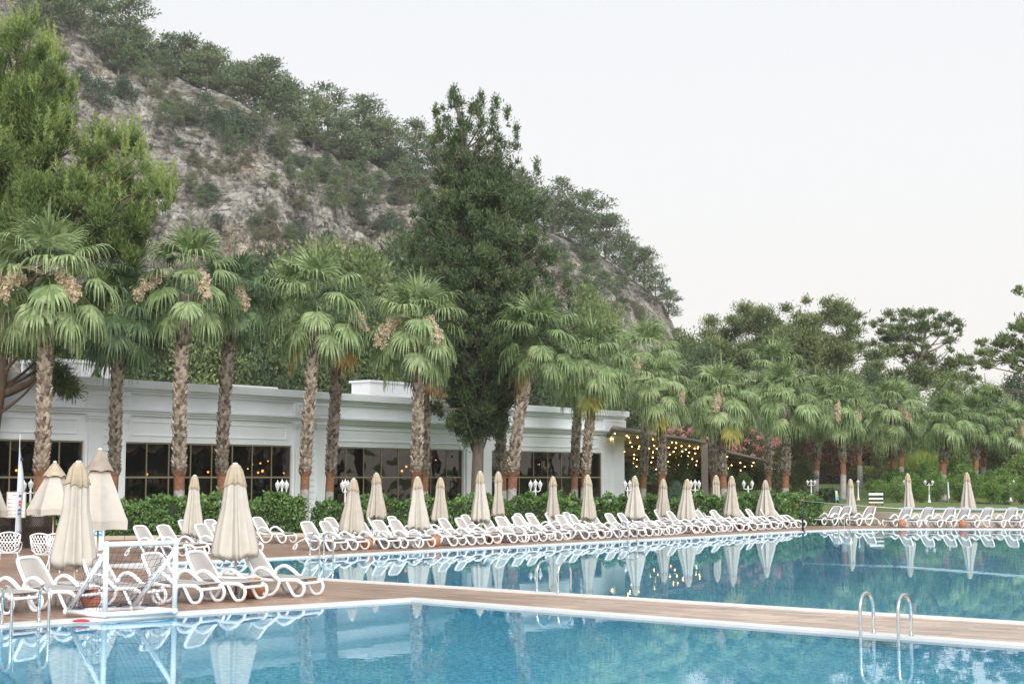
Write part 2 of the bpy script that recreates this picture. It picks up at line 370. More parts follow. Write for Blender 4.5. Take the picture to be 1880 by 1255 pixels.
def mat_grass():
    m, t, o = nodes('lawn_grass')
    co = N(t, 'ShaderNodeTexCoord')
    n1 = N(t, 'ShaderNodeTexNoise', Scale=3.0, Detail=8.0, Roughness=0.75); t.links.new(co.outputs['Object'], n1.inputs['Vector'])
    n2 = N(t, 'ShaderNodeTexNoise', Scale=0.15, Detail=3.0); t.links.new(co.outputs['Object'], n2.inputs['Vector'])
    r = ramp_node(t, [(0.3, (0.05, 0.085, 0.02)), (0.55, (0.12, 0.17, 0.045)), (0.75, (0.2, 0.23, 0.08))]); t.links.new(n1.outputs['Fac'], r.inputs[0])
    r2 = ramp_node(t, [(0.35, (0.8, 0.85, 0.8)), (0.65, (1.25, 1.15, 1.1))]); t.links.new(n2.outputs['Fac'], r2.inputs[0])
    mm = N(t, 'ShaderNodeMixRGB', blend_type='MULTIPLY'); mm.inputs[0].default_value = 1; t.links.new(r.outputs[0], mm.inputs[1]); t.links.new(r2.outputs[0], mm.inputs[2])
    b = N(t, 'ShaderNodeBsdfPrincipled', Roughness=0.9); t.links.new(mm.outputs[0], b.inputs['Base Color'])
    bp = N(t, 'ShaderNodeBump', Strength=0.8, Distance=0.05); t.links.new(n1.outputs['Fac'], bp.inputs['Height']); t.links.new(bp.outputs[0], b.inputs['Normal'])
    t.links.new(b.outputs[0], o.inputs[0]); return m
GRASS = mat_grass()

def mat_rock():
    m, t, o = nodes('limestone_cliff')
    co = N(t, 'ShaderNodeTexCoord'); ge = N(t, 'ShaderNodeNewGeometry')
    def nz(scale, detail, stretch=(1, 1, 1), rough=0.6):
        mp = N(t, 'ShaderNodeMapping'); mp.inputs['Scale'].default_value = stretch; t.links.new(co.outputs['Object'], mp.inputs[0])
        n = N(t, 'ShaderNodeTexNoise', Scale=scale, Detail=detail, Roughness=rough); t.links.new(mp.outputs[0], n.inputs['Vector']); return n
    base = nz(0.22, 8, rough=0.7); patch = nz(0.045, 4); streak = nz(0.35, 5, (1, 1, 0.12)); fine = nz(1.1, 6, rough=0.7)
    r = ramp_node(t, [(0.35, (0.17, 0.16, 0.14)), (0.43, (0.50, 0.475, 0.43)), (0.54, (0.66, 0.635, 0.58)), (0.66, (0.80, 0.775, 0.72))]); t.links.new(base.outputs['Fac'], r.inputs[0])
    tan_ = ramp_node(t, [(0.35, (0.50, 0.37, 0.24)), (0.65, (0.74, 0.60, 0.44))]); t.links.new(fine.outputs['Fac'], tan_.inputs[0])
    pf = ramp_node(t, [(0.50, (0, 0, 0)), (0.66, (0.75, 0.75, 0.75))]); t.links.new(patch.outputs['Fac'], pf.inputs[0])
    m1 = N(t, 'ShaderNodeMixRGB'); t.links.new(pf.outputs[0], m1.inputs[0]); t.links.new(r.outputs[0], m1.inputs[1]); t.links.new(tan_.outputs[0], m1.inputs[2])
    wv = N(t, 'ShaderNodeVectorMath', operation='MULTIPLY_ADD'); wv.inputs[1].default_value = (11, 11, 11); t.links.new(base.outputs['Color'], wv.inputs[0]); t.links.new(co.outputs['Object'], wv.inputs[2])
    vo = N(t, 'ShaderNodeTexVoronoi', Scale=0.26); vo.feature = 'DISTANCE_TO_EDGE'; t.links.new(wv.outputs[0], vo.inputs['Vector'])
    vc = ramp_node(t, [(0.0, (0.52, 0.50, 0.48)), (0.12, (0.98, 0.98, 0.98)), (0.4, (1.10, 1.10, 1.10))]); t.links.new(vo.outputs['Distance'], vc.inputs[0])  # crevice shade put into the colour along the cell edges
    mv = N(t, 'ShaderNodeMixRGB', blend_type='MULTIPLY'); mv.inputs[0].default_value = 1.0; t.links.new(m1.outputs[0], mv.inputs[1]); t.links.new(vc.outputs[0], mv.inputs[2]); m1 = mv
    sr = ramp_node(t, [(0.38, (0.50, 0.49, 0.47)), (0.54, (1.05, 1.05, 1.05))]); t.links.new(streak.outputs['Fac'], sr.inputs[0])
    m2 = N(t, 'ShaderNodeMixRGB', blend_type='MULTIPLY'); m2.inputs[0].default_value = 1.0; t.links.new(m1.outputs[0], m2.inputs[1]); t.links.new(sr.outputs[0], m2.inputs[2])
    ledge = nz(0.5, 5, (0.6, 0.6, 2.4), 0.65)  # shade of small crevices and ledges painted as colour by both ramps below
    fr_ = ramp_node(t, [(0.36, (0.42, 0.41, 0.40)), (0.50, (1.0, 1.0, 1.0)), (0.70, (1.18, 1.18, 1.18))]); t.links.new(fine.outputs['Fac'], fr_.inputs[0])
    lr_ = ramp_node(t, [(0.38, (0.38, 0.37, 0.36)), (0.47, (1.0, 1.0, 1.0)), (0.70, (1.15, 1.15, 1.15))]); t.links.new(ledge.outputs['Fac'], lr_.inputs[0])
    for rr_ in (fr_, lr_):
        mq = N(t, 'ShaderNodeMixRGB', blend_type='MULTIPLY'); mq.inputs[0].default_value = 1.0; t.links.new(m2.outputs[0], mq.inputs[1]); t.links.new(rr_.outputs[0], mq.inputs[2]); m2 = mq
    # low scrub and dry grass in the flatter pockets
    gs = N(t, 'ShaderNodeSeparateXYZ'); t.links.new(ge.outputs['Normal'], gs.inputs[0])
    ad = N(t, 'ShaderNodeMath', operation='MULTIPLY_ADD'); ad.inputs[1].default_value = 0.55; t.links.new(gs.outputs['Z'], ad.inputs[0]); t.links.new(base.outputs['Fac'], ad.inputs[2])
    gf = ramp_node(t, [(0.93, (0, 0, 0)), (1.03, (0.8, 0.8, 0.8))]); t.links.new(ad.outputs[0], gf.inputs[0])
    gc = ramp_node(t, [(0.35, (0.06, 0.075, 0.035)), (0.65, (0.20, 0.18, 0.10))]); t.links.new(fine.outputs['Fac'], gc.inputs[0])
    m3 = N(t, 'ShaderNodeMixRGB'); t.links.new(gf.outputs[0], m3.inputs[0]); t.links.new(m2.outputs[0], m3.inputs[1]); t.links.new(gc.outputs[0], m3.inputs[2])
    b = N(t, 'ShaderNodeBsdfPrincipled', Roughness=0.9); b.inputs['Specular IOR Level'].default_value = 0.2; t.links.new(m3.outputs[0], b.inputs['Base Color'])
    bp = N(t, 'ShaderNodeBump', Strength=1.0, Distance=1.6); t.links.new(fine.outputs['Fac'], bp.inputs['Height'])
    bp3 = N(t, 'ShaderNodeBump', Strength=0.9, Distance=2.2); t.links.new(vo.outputs['Distance'], bp3.inputs['Height']); t.links.new(bp.outputs[0], bp3.inputs['Normal']); bp = bp3
    bp2 = N(t, 'ShaderNodeBump', Strength=0.7, Distance=1.5); t.links.new(streak.outputs['Fac'], bp2.inputs['Height']); t.links.new(bp.outputs[0], bp2.inputs['Normal'])
    t.links.new(bp2.outputs[0], b.inputs['Normal']); t.links.new(b.outputs[0], o.inputs[0]); return m
ROCK = mat_rock()

def mat_trunk(name, paint_top, band_top, tone):
    """palm boots: pale cut tips, painted foot: lime wash below an orange-brown shaved band"""
    m, t, o = nodes(name)
    co = N(t, 'ShaderNodeTexCoord'); g = N(t, 'ShaderNodeNewGeometry'); s = N(t, 'ShaderNodeSeparateXYZ'); t.links.new(co.outputs['Object'], s.inputs[0])
    n1 = N(t, 'ShaderNodeTexNoise', Scale=7.0, Detail=5.0); t.links.new(co.outputs['Object'], n1.inputs['Vector'])
    a = N(t, 'ShaderNodeMath', operation='MULTIPLY_ADD'); a.inputs[1].default_value = 0.6; t.links.new(g.outputs['Random Per Island'], a.inputs[0]); t.links.new(n1.outputs['Fac'], a.inputs[2])
    c = [tuple(x * tone for x in q) for q in ((0.05, 0.037, 0.028), (0.185, 0.148, 0.112), (0.40, 0.345, 0.28))]
    r = ramp_node(t, [(0.40, c[0]), (0.70, c[1]), (1.0, c[2])]); t.links.new(a.outputs[0], r.inputs[0])
    org = ramp_node(t, [(0.3, (0.14, 0.065, 0.038)), (0.7, (0.27, 0.125, 0.062))]); t.links.new(n1.outputs['Fac'], org.inputs[0])
    wsh = ramp_node(t, [(0.3, (0.24, 0.225, 0.21)), (0.7, (0.42, 0.40, 0.375))]); t.links.new(n1.outputs['Fac'], wsh.inputs[0])
    def step(z0):
        w_ = N(t, 'ShaderNodeMath', operation='MULTIPLY_ADD'); w_.inputs[1].default_value = 0.35; t.links.new(n1.outputs['Fac'], w_.inputs[0]); t.links.new(s.outputs['Z'], w_.inputs[2])
        q = N(t, 'ShaderNodeMath', operation='LESS_THAN'); q.inputs[1].default_value = z0 + 0.17; t.links.new(w_.outputs[0], q.inputs[0]); return q
    m1 = N(t, 'ShaderNodeMixRGB'); t.links.new(step(band_top).outputs[0], m1.inputs[0]); t.links.new(r.outputs[0], m1.inputs[1]); t.links.new(org.outputs[0], m1.inputs[2])
    m2 = N(t, 'ShaderNodeMixRGB'); t.links.new(step(paint_top).outputs[0], m2.inputs[0]); t.links.new(m1.outputs[0], m2.inputs[1]); t.links.new(wsh.outputs[0], m2.inputs[2])
    b = N(t, 'ShaderNodeBsdfPrincipled', Roughness=0.85); t.links.new(m2.outputs[0], b.inputs['Base Color'])
    bp = N(t, 'ShaderNodeBump', Strength=0.5, Distance=0.02); t.links.new(n1.outputs['Fac'], bp.inputs['Height']); t.links.new(bp.outputs[0], b.inputs['Normal'])
    t.links.new(b.outputs[0], o.inputs[0]); return m
T_LIGHT = mat_trunk('pale_palm_trunk', 1.9, 2.75, 1.15); T_DARK = mat_trunk('brown_palm_trunk', 1.75, 2.7, 0.72)

def mat_glass():
    m, t, o = nodes('smoked_window_glass')
    co = N(t, 'ShaderNodeTexCoord'); n1 = N(t, 'ShaderNodeTexNoise', Scale=0.9, Detail=1.0); t.links.new(co.outputs['Object'], n1.inputs['Vector'])
    bp = N(t, 'ShaderNodeBump', Strength=1.0, Distance=0.035); t.links.new(n1.outputs['Fac'], bp.inputs['Height'])
    gl = N(t, 'ShaderNodeBsdfGlossy', Roughness=0.0); gl.inputs['Color'].default_value = (0.75, 0.70, 0.64, 1); t.links.new(bp.outputs[0], gl.inputs['Normal'])
    tr = N(t, 'ShaderNodeBsdfTransparent'); tr.inputs['Color'].default_value = (0.50, 0.44, 0.38, 1)
    fr = N(t, 'ShaderNodeFresnel', IOR=1.55); ms = N(t, 'ShaderNodeMixShader')
    ad = N(t, 'ShaderNodeMath', operation='ADD'); ad.inputs[1].default_value = 0.05; t.links.new(fr.outputs[0], ad.inputs[0])
    t.links.new(ad.outputs[0], ms.inputs[0]); t.links.new(tr.outputs[0], ms.inputs[1]); t.links.new(gl.outputs[0], ms.inputs[2]); t.links.new(ms.outputs[0], o.inputs[0])
    return m
GLASS = mat_glass()
LANTG = plain('frosted_lantern_glass', (0.62, 0.66, 0.66), 0.25, 0.05)

# ------------------------------------------------------------------ ground, deck, pools
def xy(px, py): g = G(px, py); return (g.x, g.y)
POOL_M = [xy(205, 1037.5), xy(555, 1059.5), xy(840, 1077), xy(1320, 1107.2), xy(1880, 1141.8), xy(2600, 1186.5),
          xy(2600, 971), xy(1880, 971), xy(1754, 970.7), xy(1622, 970.9), xy(1580, 971.5), xy(1527, 973), xy(1474, 975.2), xy(1413, 978.5),
          xy(1300, 984.8), xy(1080, 996.2), xy(840, 1008.2), xy(660, 1017.6), xy(489, 1026.2), xy(340, 1032.5)]
POOL_N = [xy(753, 1102), xy(380, 1124.5), xy(0, 1150), xy(-480, 1182), (-10.5, 12.0), (-9.0, 4.0), (10.8, 4.0), xy(2300, 1219.5), xy(1880, 1188), xy(1320, 1146)]
def area(p): return sum(a[0]*b[1]-b[0]*a[1] for a, b in zip(p, p[1:]+p[:1])) / 2
if area(POOL_M) < 0: POOL_M.reverse()
if area(POOL_N) < 0: POOL_N.reverse()
def offset(p, d):
    """outline moved outward by d (counter-clockwise polygon)"""
    o = []; n = len(p)
    for i in range(n):
        a, b, c = Vector(p[i-1]), Vector(p[i]), Vector(p[(i+1) % n])
        n1 = Vector(((b-a).y, -(b-a).x)).normalized(); n2 = Vector(((c-b).y, -(c-b).x)).normalized()
        k = 1 + n1.dot(n2); q = b + (n1 + n2) * (d / max(k, 0.4)); o.append((q.x, q.y))
    return o
OUT_M, OUT_N = offset(POOL_M, 0.42), offset(POOL_N, 0.42)
ground = MB().poly([[(-300, -60), (300, -60), (300, 430), (-300, 430)], offset(POOL_M, 0.3), offset(POOL_N, 0.3)], -0.02).build('ground', GRASS); tag(ground, kind='structure')
DECK_OUT = [(-75, -12), (75, -12), (75, 71.5), (24, 75.5), (13, 72), (0, 67.5), (-14, 60.0), (-75, 58)]
dk = MB().poly([DECK_OUT, offset(POOL_M, 0.38), offset(POOL_N, 0.38)], 0.0).build('pool_deck', DECK); tag(dk, kind='structure')
for nm, pin, pout, tl, dep in (('main_pool', POOL_M, OUT_M, TILE_M, -1.7), ('near_pool', POOL_N, OUT_N, TILE_N, -1.35)):
    m = MB(); m.poly([pout, pin], 0.022); m.wall(pout, -0.03, 0.022); m.wall(pin, -0.035, 0.022, flip=True)
    tag(m.build('pool_coping', COPING), kind='structure')
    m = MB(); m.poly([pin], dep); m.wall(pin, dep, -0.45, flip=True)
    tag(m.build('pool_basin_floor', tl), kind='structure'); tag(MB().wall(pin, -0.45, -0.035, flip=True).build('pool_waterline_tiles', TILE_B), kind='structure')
    tag(MB().poly([pin], -0.02).build('pool_water', WATER_N if nm == 'near_pool' else WATER_M), kind='structure')

# rising garden behind the low wall on the right
def garden_z(x, y):
    a = lerp_tab([(70, 0.55), (100, 0.9), (125, 2.2), (160, 6.0), (220, 10.0), (400, 14)], y)
    return a
def garden():
    vs, fs = [], []; nx, ny = 40, 40
    for j in range(ny):
        for i in range(nx):
            x0 = lerp_tab([(0, 14.0), (0.35, 10.0), (1, 0.0)], j/(ny-1)); y = 74.6 + (j/(ny-1))**1.6 * 220
            x = 23.5 - 3.0 * min(1, j/4) + (i/(nx-1))**1.3 * 160 - (j/(ny-1)) * 40
            if j == 0: y = 75.9 - 2.2 * min(1, (x - 23) / 14)
            vs.append((x, y, garden_z(x, y) + 0.25 * noise.noise(Vector((x*0.1, y*0.1, 0))) * min(1, j/6)))
    for j in range(ny-1):
        for i in range(nx-1): fs.append((j*nx+i, j*nx+i+1, (j+1)*nx+i+1, (j+1)*nx+i))
    m = MB(); m.add(vs, fs, True); return tag(m.build('garden_lawn', GRASS), kind='structure')
garden()
wl = [xy(1492, 957.5), xy(1560, 960), xy(1660, 963), xy(1880, 964), xy(2400, 964)]
m = MB()
for a, b in zip(wl, wl[1:]):
    a, b = Vector((*a, 0)), Vector((*b, 0)); d = b - a; c = (a + b) / 2
    m.box((c.x, c.y, 0.31), (d.length + 0.02, 0.28, 0.66), math.atan2(d.y, d.x))
gw = m.build('garden_wall', SANDW, bevel=0.02); tag(gw, 'low beige rendered wall behind the loungers facing left', 'wall')

# ------------------------------------------------------------------ restaurant building
Bp = P(228, 876, 66.0); Bq = P(1140, 876, 97.6)
Uv = Vector((Bq.x - Bp.x, Bq.y - Bp.y)); BL = Uv.length; Uv /= BL; BANG = math.atan2(Uv.y, Uv.x)
def bs(px, d=0.0):
    """distance along the facade (or a plane d behind it) seen at a pixel column"""
    r_ = ray(px, 860); k = r_.x / r_.y; o = Vector((Bp.x, Bp.y)) + d * Vector((-Uv.y, Uv.x))
    return (k * o.y - o.x) / (Uv.x - k * Uv.y)
def bw(s, d, z):
    v = Vector((Bp.x, Bp.y)) + Uv * s + Vector((-Uv.y, Uv.x)) * d
    return Vector((v.x, v.y, z))
bld = empty('restaurant_building', (Bp.x, Bp.y, 0), BANG, 'long white classical restaurant building with dark windows behind the palms', 'building')
ZW0, ZW1 = 0.35, 4.09
bays = [(-24.0, bs(153)), (0.0, bs(535)), (bs(603), bs(850)), (bs(900), bs(1105))]
SE = bs(1140)
piers = [(bays[0][1], bays[1][0]), (bays[1][1], bays[2][0]), (bays[2][1], bays[3][0]), (bays[3][1], SE)]
S0 = bays[0][0] - 0.6
m = MB()
m.span(S0, SE - 0.002, 0.0, 0.45, 0.0, ZW0)                                  # plinth
m.span(S0, SE, 0.0, 0.45, ZW1, 5.31)                                 # head wall
for a, b in [(S0, bays[0][0])] + piers: m.span(a, b, 0.0, 0.45, ZW0, ZW1)
m.span(SE - 0.45, SE + 0.01, 0.452, 17, 0.0, 5.31); m.span(S0, S0 + 0.45, 0.452, 17, 0, 5.31); m.span(S0, SE, 17, 17.4, 0, 5.31)
wallo = m.build('wall', WHITEP, bld, bevel=0.012)
# raised panel mouldings and jambs
m = MB()
for (a, b) in bays:
    x0, x1, z0, z1 = a + 0.35, b - 0.35, 4.38, 5.08
    for (q0, q1, r0, r1) in ((x0, x1, z0, z0+.07), (x0, x1, z1-.07, z1), (x0, x0+.07, z0+.07, z1-.07), (x1-.07, x1, z0+.07, z1-.07)):
        m.span(q0, q1, -0.05, -0.001, r0, r1)
    m.span(a - 0.28, a - 0.02, -0.06, -0.001, ZW0, ZW1 + 0.1); m.span(b + 0.02, b + 0.28, -0.06, -0.001, ZW0, ZW1 + 0.1)
m.build('wall_moulding', WHITEP, bld, bevel=0.01)
m = MB()
for (d, z0, z1) in ((0.16, 5.31, 5.42), (0.26, 5.42, 5.53), (0.38, 5.53, 5.64), (0.06, 5.64, 6.33), (0.20, 6.33, 6.45), (0.30, 6.45, 6.57), (0.44, 6.57, 6.95)):
    m.span(S0 - d, SE + d, -d, 17.4 + d, z0, z1)
m.build('cornice', WHITEP, bld, bevel=0.012)
for k, (a, b) in enumerate(piers):
    last = k == 3
    m = MB(); wd = min(0.95, (b - a) * 0.36)
    spans_ = [(a + 0.10, a + 0.10 + wd), (b - 0.10 - wd, b - 0.10)] if not last else [(b - 1.05, b + 0.11)]
    for (x0, x1) in spans_:
        m.span(x0, x1, -0.22, -0.003, 0.0, 4.98)
        m.span(x0 - .05, x1 + .05, -0.27, -0.003, 4.98, 5.08); m.span(x0 - .10, x1 + .10, -0.33, -0.003, 5.08, 5.20); m.span(x0 - .14, x1 + .14, -0.38, -0.003, 5.20, 5.309)
        m.span(x0 - .05, x1 + .05, -0.28, -0.003, 0.0, 0.5)
    if not last:                                                     # boarded wall between the two pilasters
        for q in range(14): m.span(spans_[0][1], spans_[1][0], -0.09, -0.003, 0.35 + q * 0.33, 0.35 + q * 0.33 + 0.31)
    x0, x1 = a - 0.05, b + 0.05
    if last: x1 = b + 0.2
    m.span(x0, x1, -0.32, -0.07, 5.645, 6.325)                       # parapet block with framed panels
    for (p0, p1) in ([(x0 + .15, (x0+x1)/2 - .1), ((x0+x1)/2 + .1, x1 - .15)] if not last else [(x0 + .15, x1 - .15)]):
        for (q0, q1, r0, r1) in ((p0, p1, 5.74, 5.79), (p0, p1, 6.19, 6.24), (p0, p0+.05, 5.79, 6.19), (p1-.05, p1, 5.79, 6.19)):
            m.span(q0, q1, -0.36, -0.322, r0, r1)
    m.build('pilaster', WHITEP, bld, bevel=0.012)
MB().span(S0, SE, 0.2, 17.2, 6.952, 6.98).build('roof', plain('roof_felt', (0.55, 0.56, 0.57), 0.8, 0.1, 0.6), bld)
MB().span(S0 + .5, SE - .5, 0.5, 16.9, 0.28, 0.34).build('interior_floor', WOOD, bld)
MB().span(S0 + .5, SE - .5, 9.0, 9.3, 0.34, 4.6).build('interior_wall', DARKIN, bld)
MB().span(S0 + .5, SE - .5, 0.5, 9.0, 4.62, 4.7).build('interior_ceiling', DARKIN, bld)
for bi, (a, b) in enumerate(bays):
    n = 18 if bi == 0 else (8 if bi == 1 else 8 if bi == 2 else 8)
    m = MB(); f = 0.05
    m.span(a, b, 0.06, 0.16, ZW1 - 0.07, ZW1 - 0.001); m.span(a, b, 0.06, 0.16, ZW0, ZW0 + 0.08); m.span(a, b, 0.07, 0.15, 2.42, 2.50)
    for q in range(n + 1):
        x = a + (b - a) * q / n; x = min(max(x, a + f/2), b - f/2)
        m.span(x - f/2, x + f/2, 0.075, 0.145, ZW0 + 0.08, 2.42); m.span(x - f/2, x + f/2, 0.075, 0.145, 2.50, ZW1 - 0.07)
    wf = m.build('window', GOLDF, bld)
    me = np_mesh('glass', np.array([(a, .11, ZW0), (b, .11, ZW0), (b, .11, ZW1), (a, .11, ZW1)]), 4)
    link('glass', me, GLASS, wf)
    dm = MB()                                                        # swagged drapes hung inside the head of the window
    for q in range(n):
        x0, x1 = a + (b-a)*q/n, a + (b-a)*(q+1)/n
        pts = [(x0 + (x1-x0)*k/8, 0.55 + 0.05*math.sin(k*2.1+q)) for k in range(9)]
        vs = [(p[0], p[1], 4.06) for p in pts] + [(p[0], p[1] + .05, 3.55 + 0.35*abs((k-4)/4)**1.5 + 0.08*random.random()) for k, p in enumerate(pts)]
        if q % 3 != 2: dm = MB(); dm.add(vs, [(k, k+1, 10+k, 9+k) for k in range(8)], True); dm.build('drape', DRAPE, wf)
# things inside the restaurant that glow through the glass
for k, (px, py, d, sz) in enumerate(((482, 864, 5, .10), (474, 867, 5.4, .08), (463, 852, 6, .07), (478, 850, 6.2, .07), (382, 866, 4.0, .08), (270, 870, 4.4, .07), (30, 863, 4, .08),
        (110, 868, 5, .07), (738, 864, 3.4, .09), (746, 856, 4.2, .09), (521, 868, 7, .06), (492, 846, 6.5, .06), (455, 860, 6.5, .06), (800, 844, 6, .05), (990, 852, 6, .05))):
    s_ = bs(px, d); Y = bw(s_, d, 0).y; q = P(px, py, Y)
    sz *= .75; m = MB(); m.sphere((0, 0, 0), sz, 10, 6)
    o = empty('restaurant_lamp', q, 0, 'small warm lamp glowing inside the dark restaurant windows', 'lamp', 'warm lamps inside the restaurant')
    m.build('glowing_shade', LAMPW, o); MB().tube([(0, 0, sz * .9), (0, 0, 4.62 - q.z)], 0.012, 6).build('cord', BLACKM, o)
random.seed(3)
for k, px in enumerate((250, 300, 345, 395, 440, 500, 630, 690, 740, 810, 930, 985, 1040, 1085, 40, 100)):
    s_ = bs(px, 2.6); q = bw(s_, 2.6, 0.34); m = MB()
    o = empty('dining_chair', q, BANG + random.uniform(-.6, .6), 'dark high backed dining chair dimly seen through the restaurant windows', 'chair', 'dining chairs inside the restaurant')
    MB().box((0, 0, .46), (.46, .46, .07)).build('seat', DRAPE, o); MB().box((0, .21, .85), (.44, .06, .72)).build('backrest', DRAPE, o)
    for sx in (-.19, .19):
        for sy in (-.19, .19): m.tube([(sx, sy, 0), (sx, sy, .43)], .02, 6)
    m.build('chair_legs', WOOD, o)

# on the roof: curtained cabana, white shed, white ledge, gold letters
def cabana():
    a, b = P(92, 700, 73.5), P(205, 700, 76.5); z0, z1 = 6.98, P(150, 661, 75).z
    ang = math.atan2(b.y-a.y, b.x-a.x); wd = (Vector((b.x-a.x, b.y-a.y))).length
    o = empty('rooftop_cabana', (a.x, a.y, z0), ang, 'white rooftop cabana with tied back curtains above the left wing', 'cabana'); h = z1 - z0
    MB().span(-.1, wd+.1, -.1, 2.6, h-.16, h).build('roof_panel', WHITE, o)
    for x in (0, wd/2, wd):
        for y in (0, 2.5): MB().span(x-.05, x+.05, y-.05, y+.05, 0, h-.16).build('post', WHITE, o)
    for x0 in (0.06, wd/2+.06):
        for sgn in (0, 1):
            W_ = wd/2 - .12; vs = []
            for i in range(15):
                t = i/14; y = .05*math.sin(t*34); e_ = (x0 + t*W_*.5) if sgn == 0 else (x0 + W_ - t*W_*.5)
                foot = (x0 + t*W_*.12) if sgn == 0 else (x0 + W_ - t*W_*.12)
                vs += [(e_, y, h-.17), ((foot*.55+e_*.45), y, h*.5), (foot, y*.5, 0.05)]
            c = MB(); c.add(vs, [(3*i+j, 3*i+3+j, 3*i+4+j, 3*i+1+j) for i in range(14) for j in range(2)], True); c.build('curtain', CURT, o)
    bk = MB(); bk.add([(wd*t/30, 2.45+.06*math.sin(t*2.2), zz) for t in range(31) for zz in (0.02, h-.17)], [(2*i, 2*i+2, 2*i+3, 2*i+1) for i in range(30)], True); bk.build('curtain', CURT, o)
cabana()
def roof_box(name, px0, px1, pytop, d, depth, label, cat):
    s0, s1 = bs(px0, d), bs(px1, d); q = bw(s0, d, 6.98); zt = P(px0, pytop, q.y).z
    o = empty(name, q, BANG, label, cat)
    MB().span(0, s1-s0, 0, depth, 0, zt-6.98-.13).build('body', WHITE, o); MB().span(-.12, s1-s0+.12, -.12, depth+.12, zt-6.98-.128, zt-6.98).build('coping_slab', WHITE, o)
    return o
roof_box('roof_shed', 678, 790, 697, 6.0, 1.6, 'white flat topped roof structure behind the middle palms', 'shed')
roof_box('roof_ledge', 424, 502, 705.5, 1.5, 3, 'long thin white ledge on the roof edge', 'ledge')
def gold_sign():
    s0 = bs(812, 0.6); q = bw(s0, .6, 6.98); o = empty('gold_sign', q, BANG, 'gold lettered sign on the roof half hidden by the cypress', 'sign')
    z1 = P(815, 709, q.y).z - 6.98; z0 = max(.05, P(815, 731, q.y).z - 6.98); wd = bs(862, .6) - s0
    random.seed(5); m = MB(); x = 0
    for row in (0, 1):
        x = 0.0; hz = (z1-z0)*.44; zb = z0 + (z1-z0)*.54*(1-row)
        while x < wd:
            lw = random.uniform(.16, .26); c = (x+lw/2, 0, zb+hz/2)
            k = random.randrange(3)
            if k == 0: m.tube([(c[0]+lw*.45*math.cos(a_*.5), 0, c[2]+hz*.45*math.sin(a_*.5)) for a_ in range(3, 12)], .035, 6)
            elif k == 1: m.tube([(x, 0, zb), (x, 0, zb+hz)], .035, 6); m.tube([(x, 0, zb+hz*.5), (x+lw, 0, zb+hz)], .03, 6); m.tube([(x, 0, zb+hz*.5), (x+lw, 0, zb)], .03, 6)
            else: m.tube([(x, 0, zb), (x+lw*.5, 0, zb+hz), (x+lw, 0, zb)], .035, 6)
            x += lw + .1
    m.build('lettering', GOLD, o); r = MB(); r.tube([(0, .08, z0), (wd, .08, z0)], .03, 6)
    for xx in (.1, wd/2, wd-.1): r.tube([(xx, .08, 0), (xx, .08, z1*.7)], .025, 6)
    r.build('support_rail', BLACKM, o)
gold_sign()

# ------------------------------------------------------------------ pergola with bulbs
BULB_ME = MB().sphere((0, 0, 0), 0.043, 8, 6).mesh('light_bulb'); BULB_ME.materials.append(BULB)
def pergola(label, corners, bulbs, posts, seed):
    """corners of the sloping roof: front left, front right, back right, back left"""
    fl = corners[0]; o = empty('pergola', (fl.x, fl.y, 0), 0, label, 'pergola'); b0 = Vector((fl.x, fl.y, 0))
    c = [q - b0 for q in corners]; up = Vector((0, 0, .10))
    m = MB(); m.add([p for p in c] + [p + up for p in c], [(0,3,2,1), (4,5,6,7), (0,1,5,4), (1,2,6,5), (2,3,7,6), (3,0,4,7)]); m.build('roof_fabric', PERGF, o)
    m = MB()
    for a, b in ((0, 1), (1, 2), (3, 0)):
        m.tube([c[a] + Vector((0, 0, .05)), c[b] + Vector((0, 0, .05))], 0.17, 4)
    for t in (.33, .66):
        m.tube([c[0].lerp(c[3], t) - Vector((0, 0, .08)), c[1].lerp(c[2], t) - Vector((0, 0, .08))], 0.09, 4)
    m.build('beams', PERG, o)
    for (s_, t, r_) in posts:
        q = c[0].lerp(c[1], s_).lerp(c[3].lerp(c[2], s_), t)
        MB().span(q.x-r_, q.x+r_, q.y-r_, q.y+r_, 0, q.z-.02).build('post', PERG, o)
    rnd = random.Random(seed)
    for i in range(bulbs[0]):
        for j in range(bulbs[1]):
            s_, t = (i + .5 + rnd.uniform(-.38, .38)) / bulbs[0], (j + .5 + rnd.uniform(-.35, .35)) / bulbs[1]
            q = corners[0].lerp(corners[1], s_).lerp(corners[3].lerp(corners[2], s_), t); q.z -= rnd.uniform(.12, .3)
            bo = bpy.data.objects.new('light_bulb', BULB_ME); COL.objects.link(bo); bo.location = q
            tag(bo, 'round warm bulb glowing under the brown pergola roof', 'bulb', 'bulbs strung under the pergola roof')
pergola('large brown pergola hung with glowing bulbs beside the white building', [P(1126, 787, 93), P(1294, 814, 104), P(1352, 857, 124), P(1085, 857, 116)], (13, 8), [(0.985, .01, .24), (0.62, .95, .10), (.25, .95, .1), (.95, .95, .12)], 4)
pergola('smaller lower pergola hung with bulbs right of the large one', [P(1297, 822, 107), P(1430, 854, 115), P(1452, 866, 124), P(1310, 862, 121)], (6, 3), [(0.985, .02, .14), (.35, .9, .08), (.97, .95, .1)], 9)

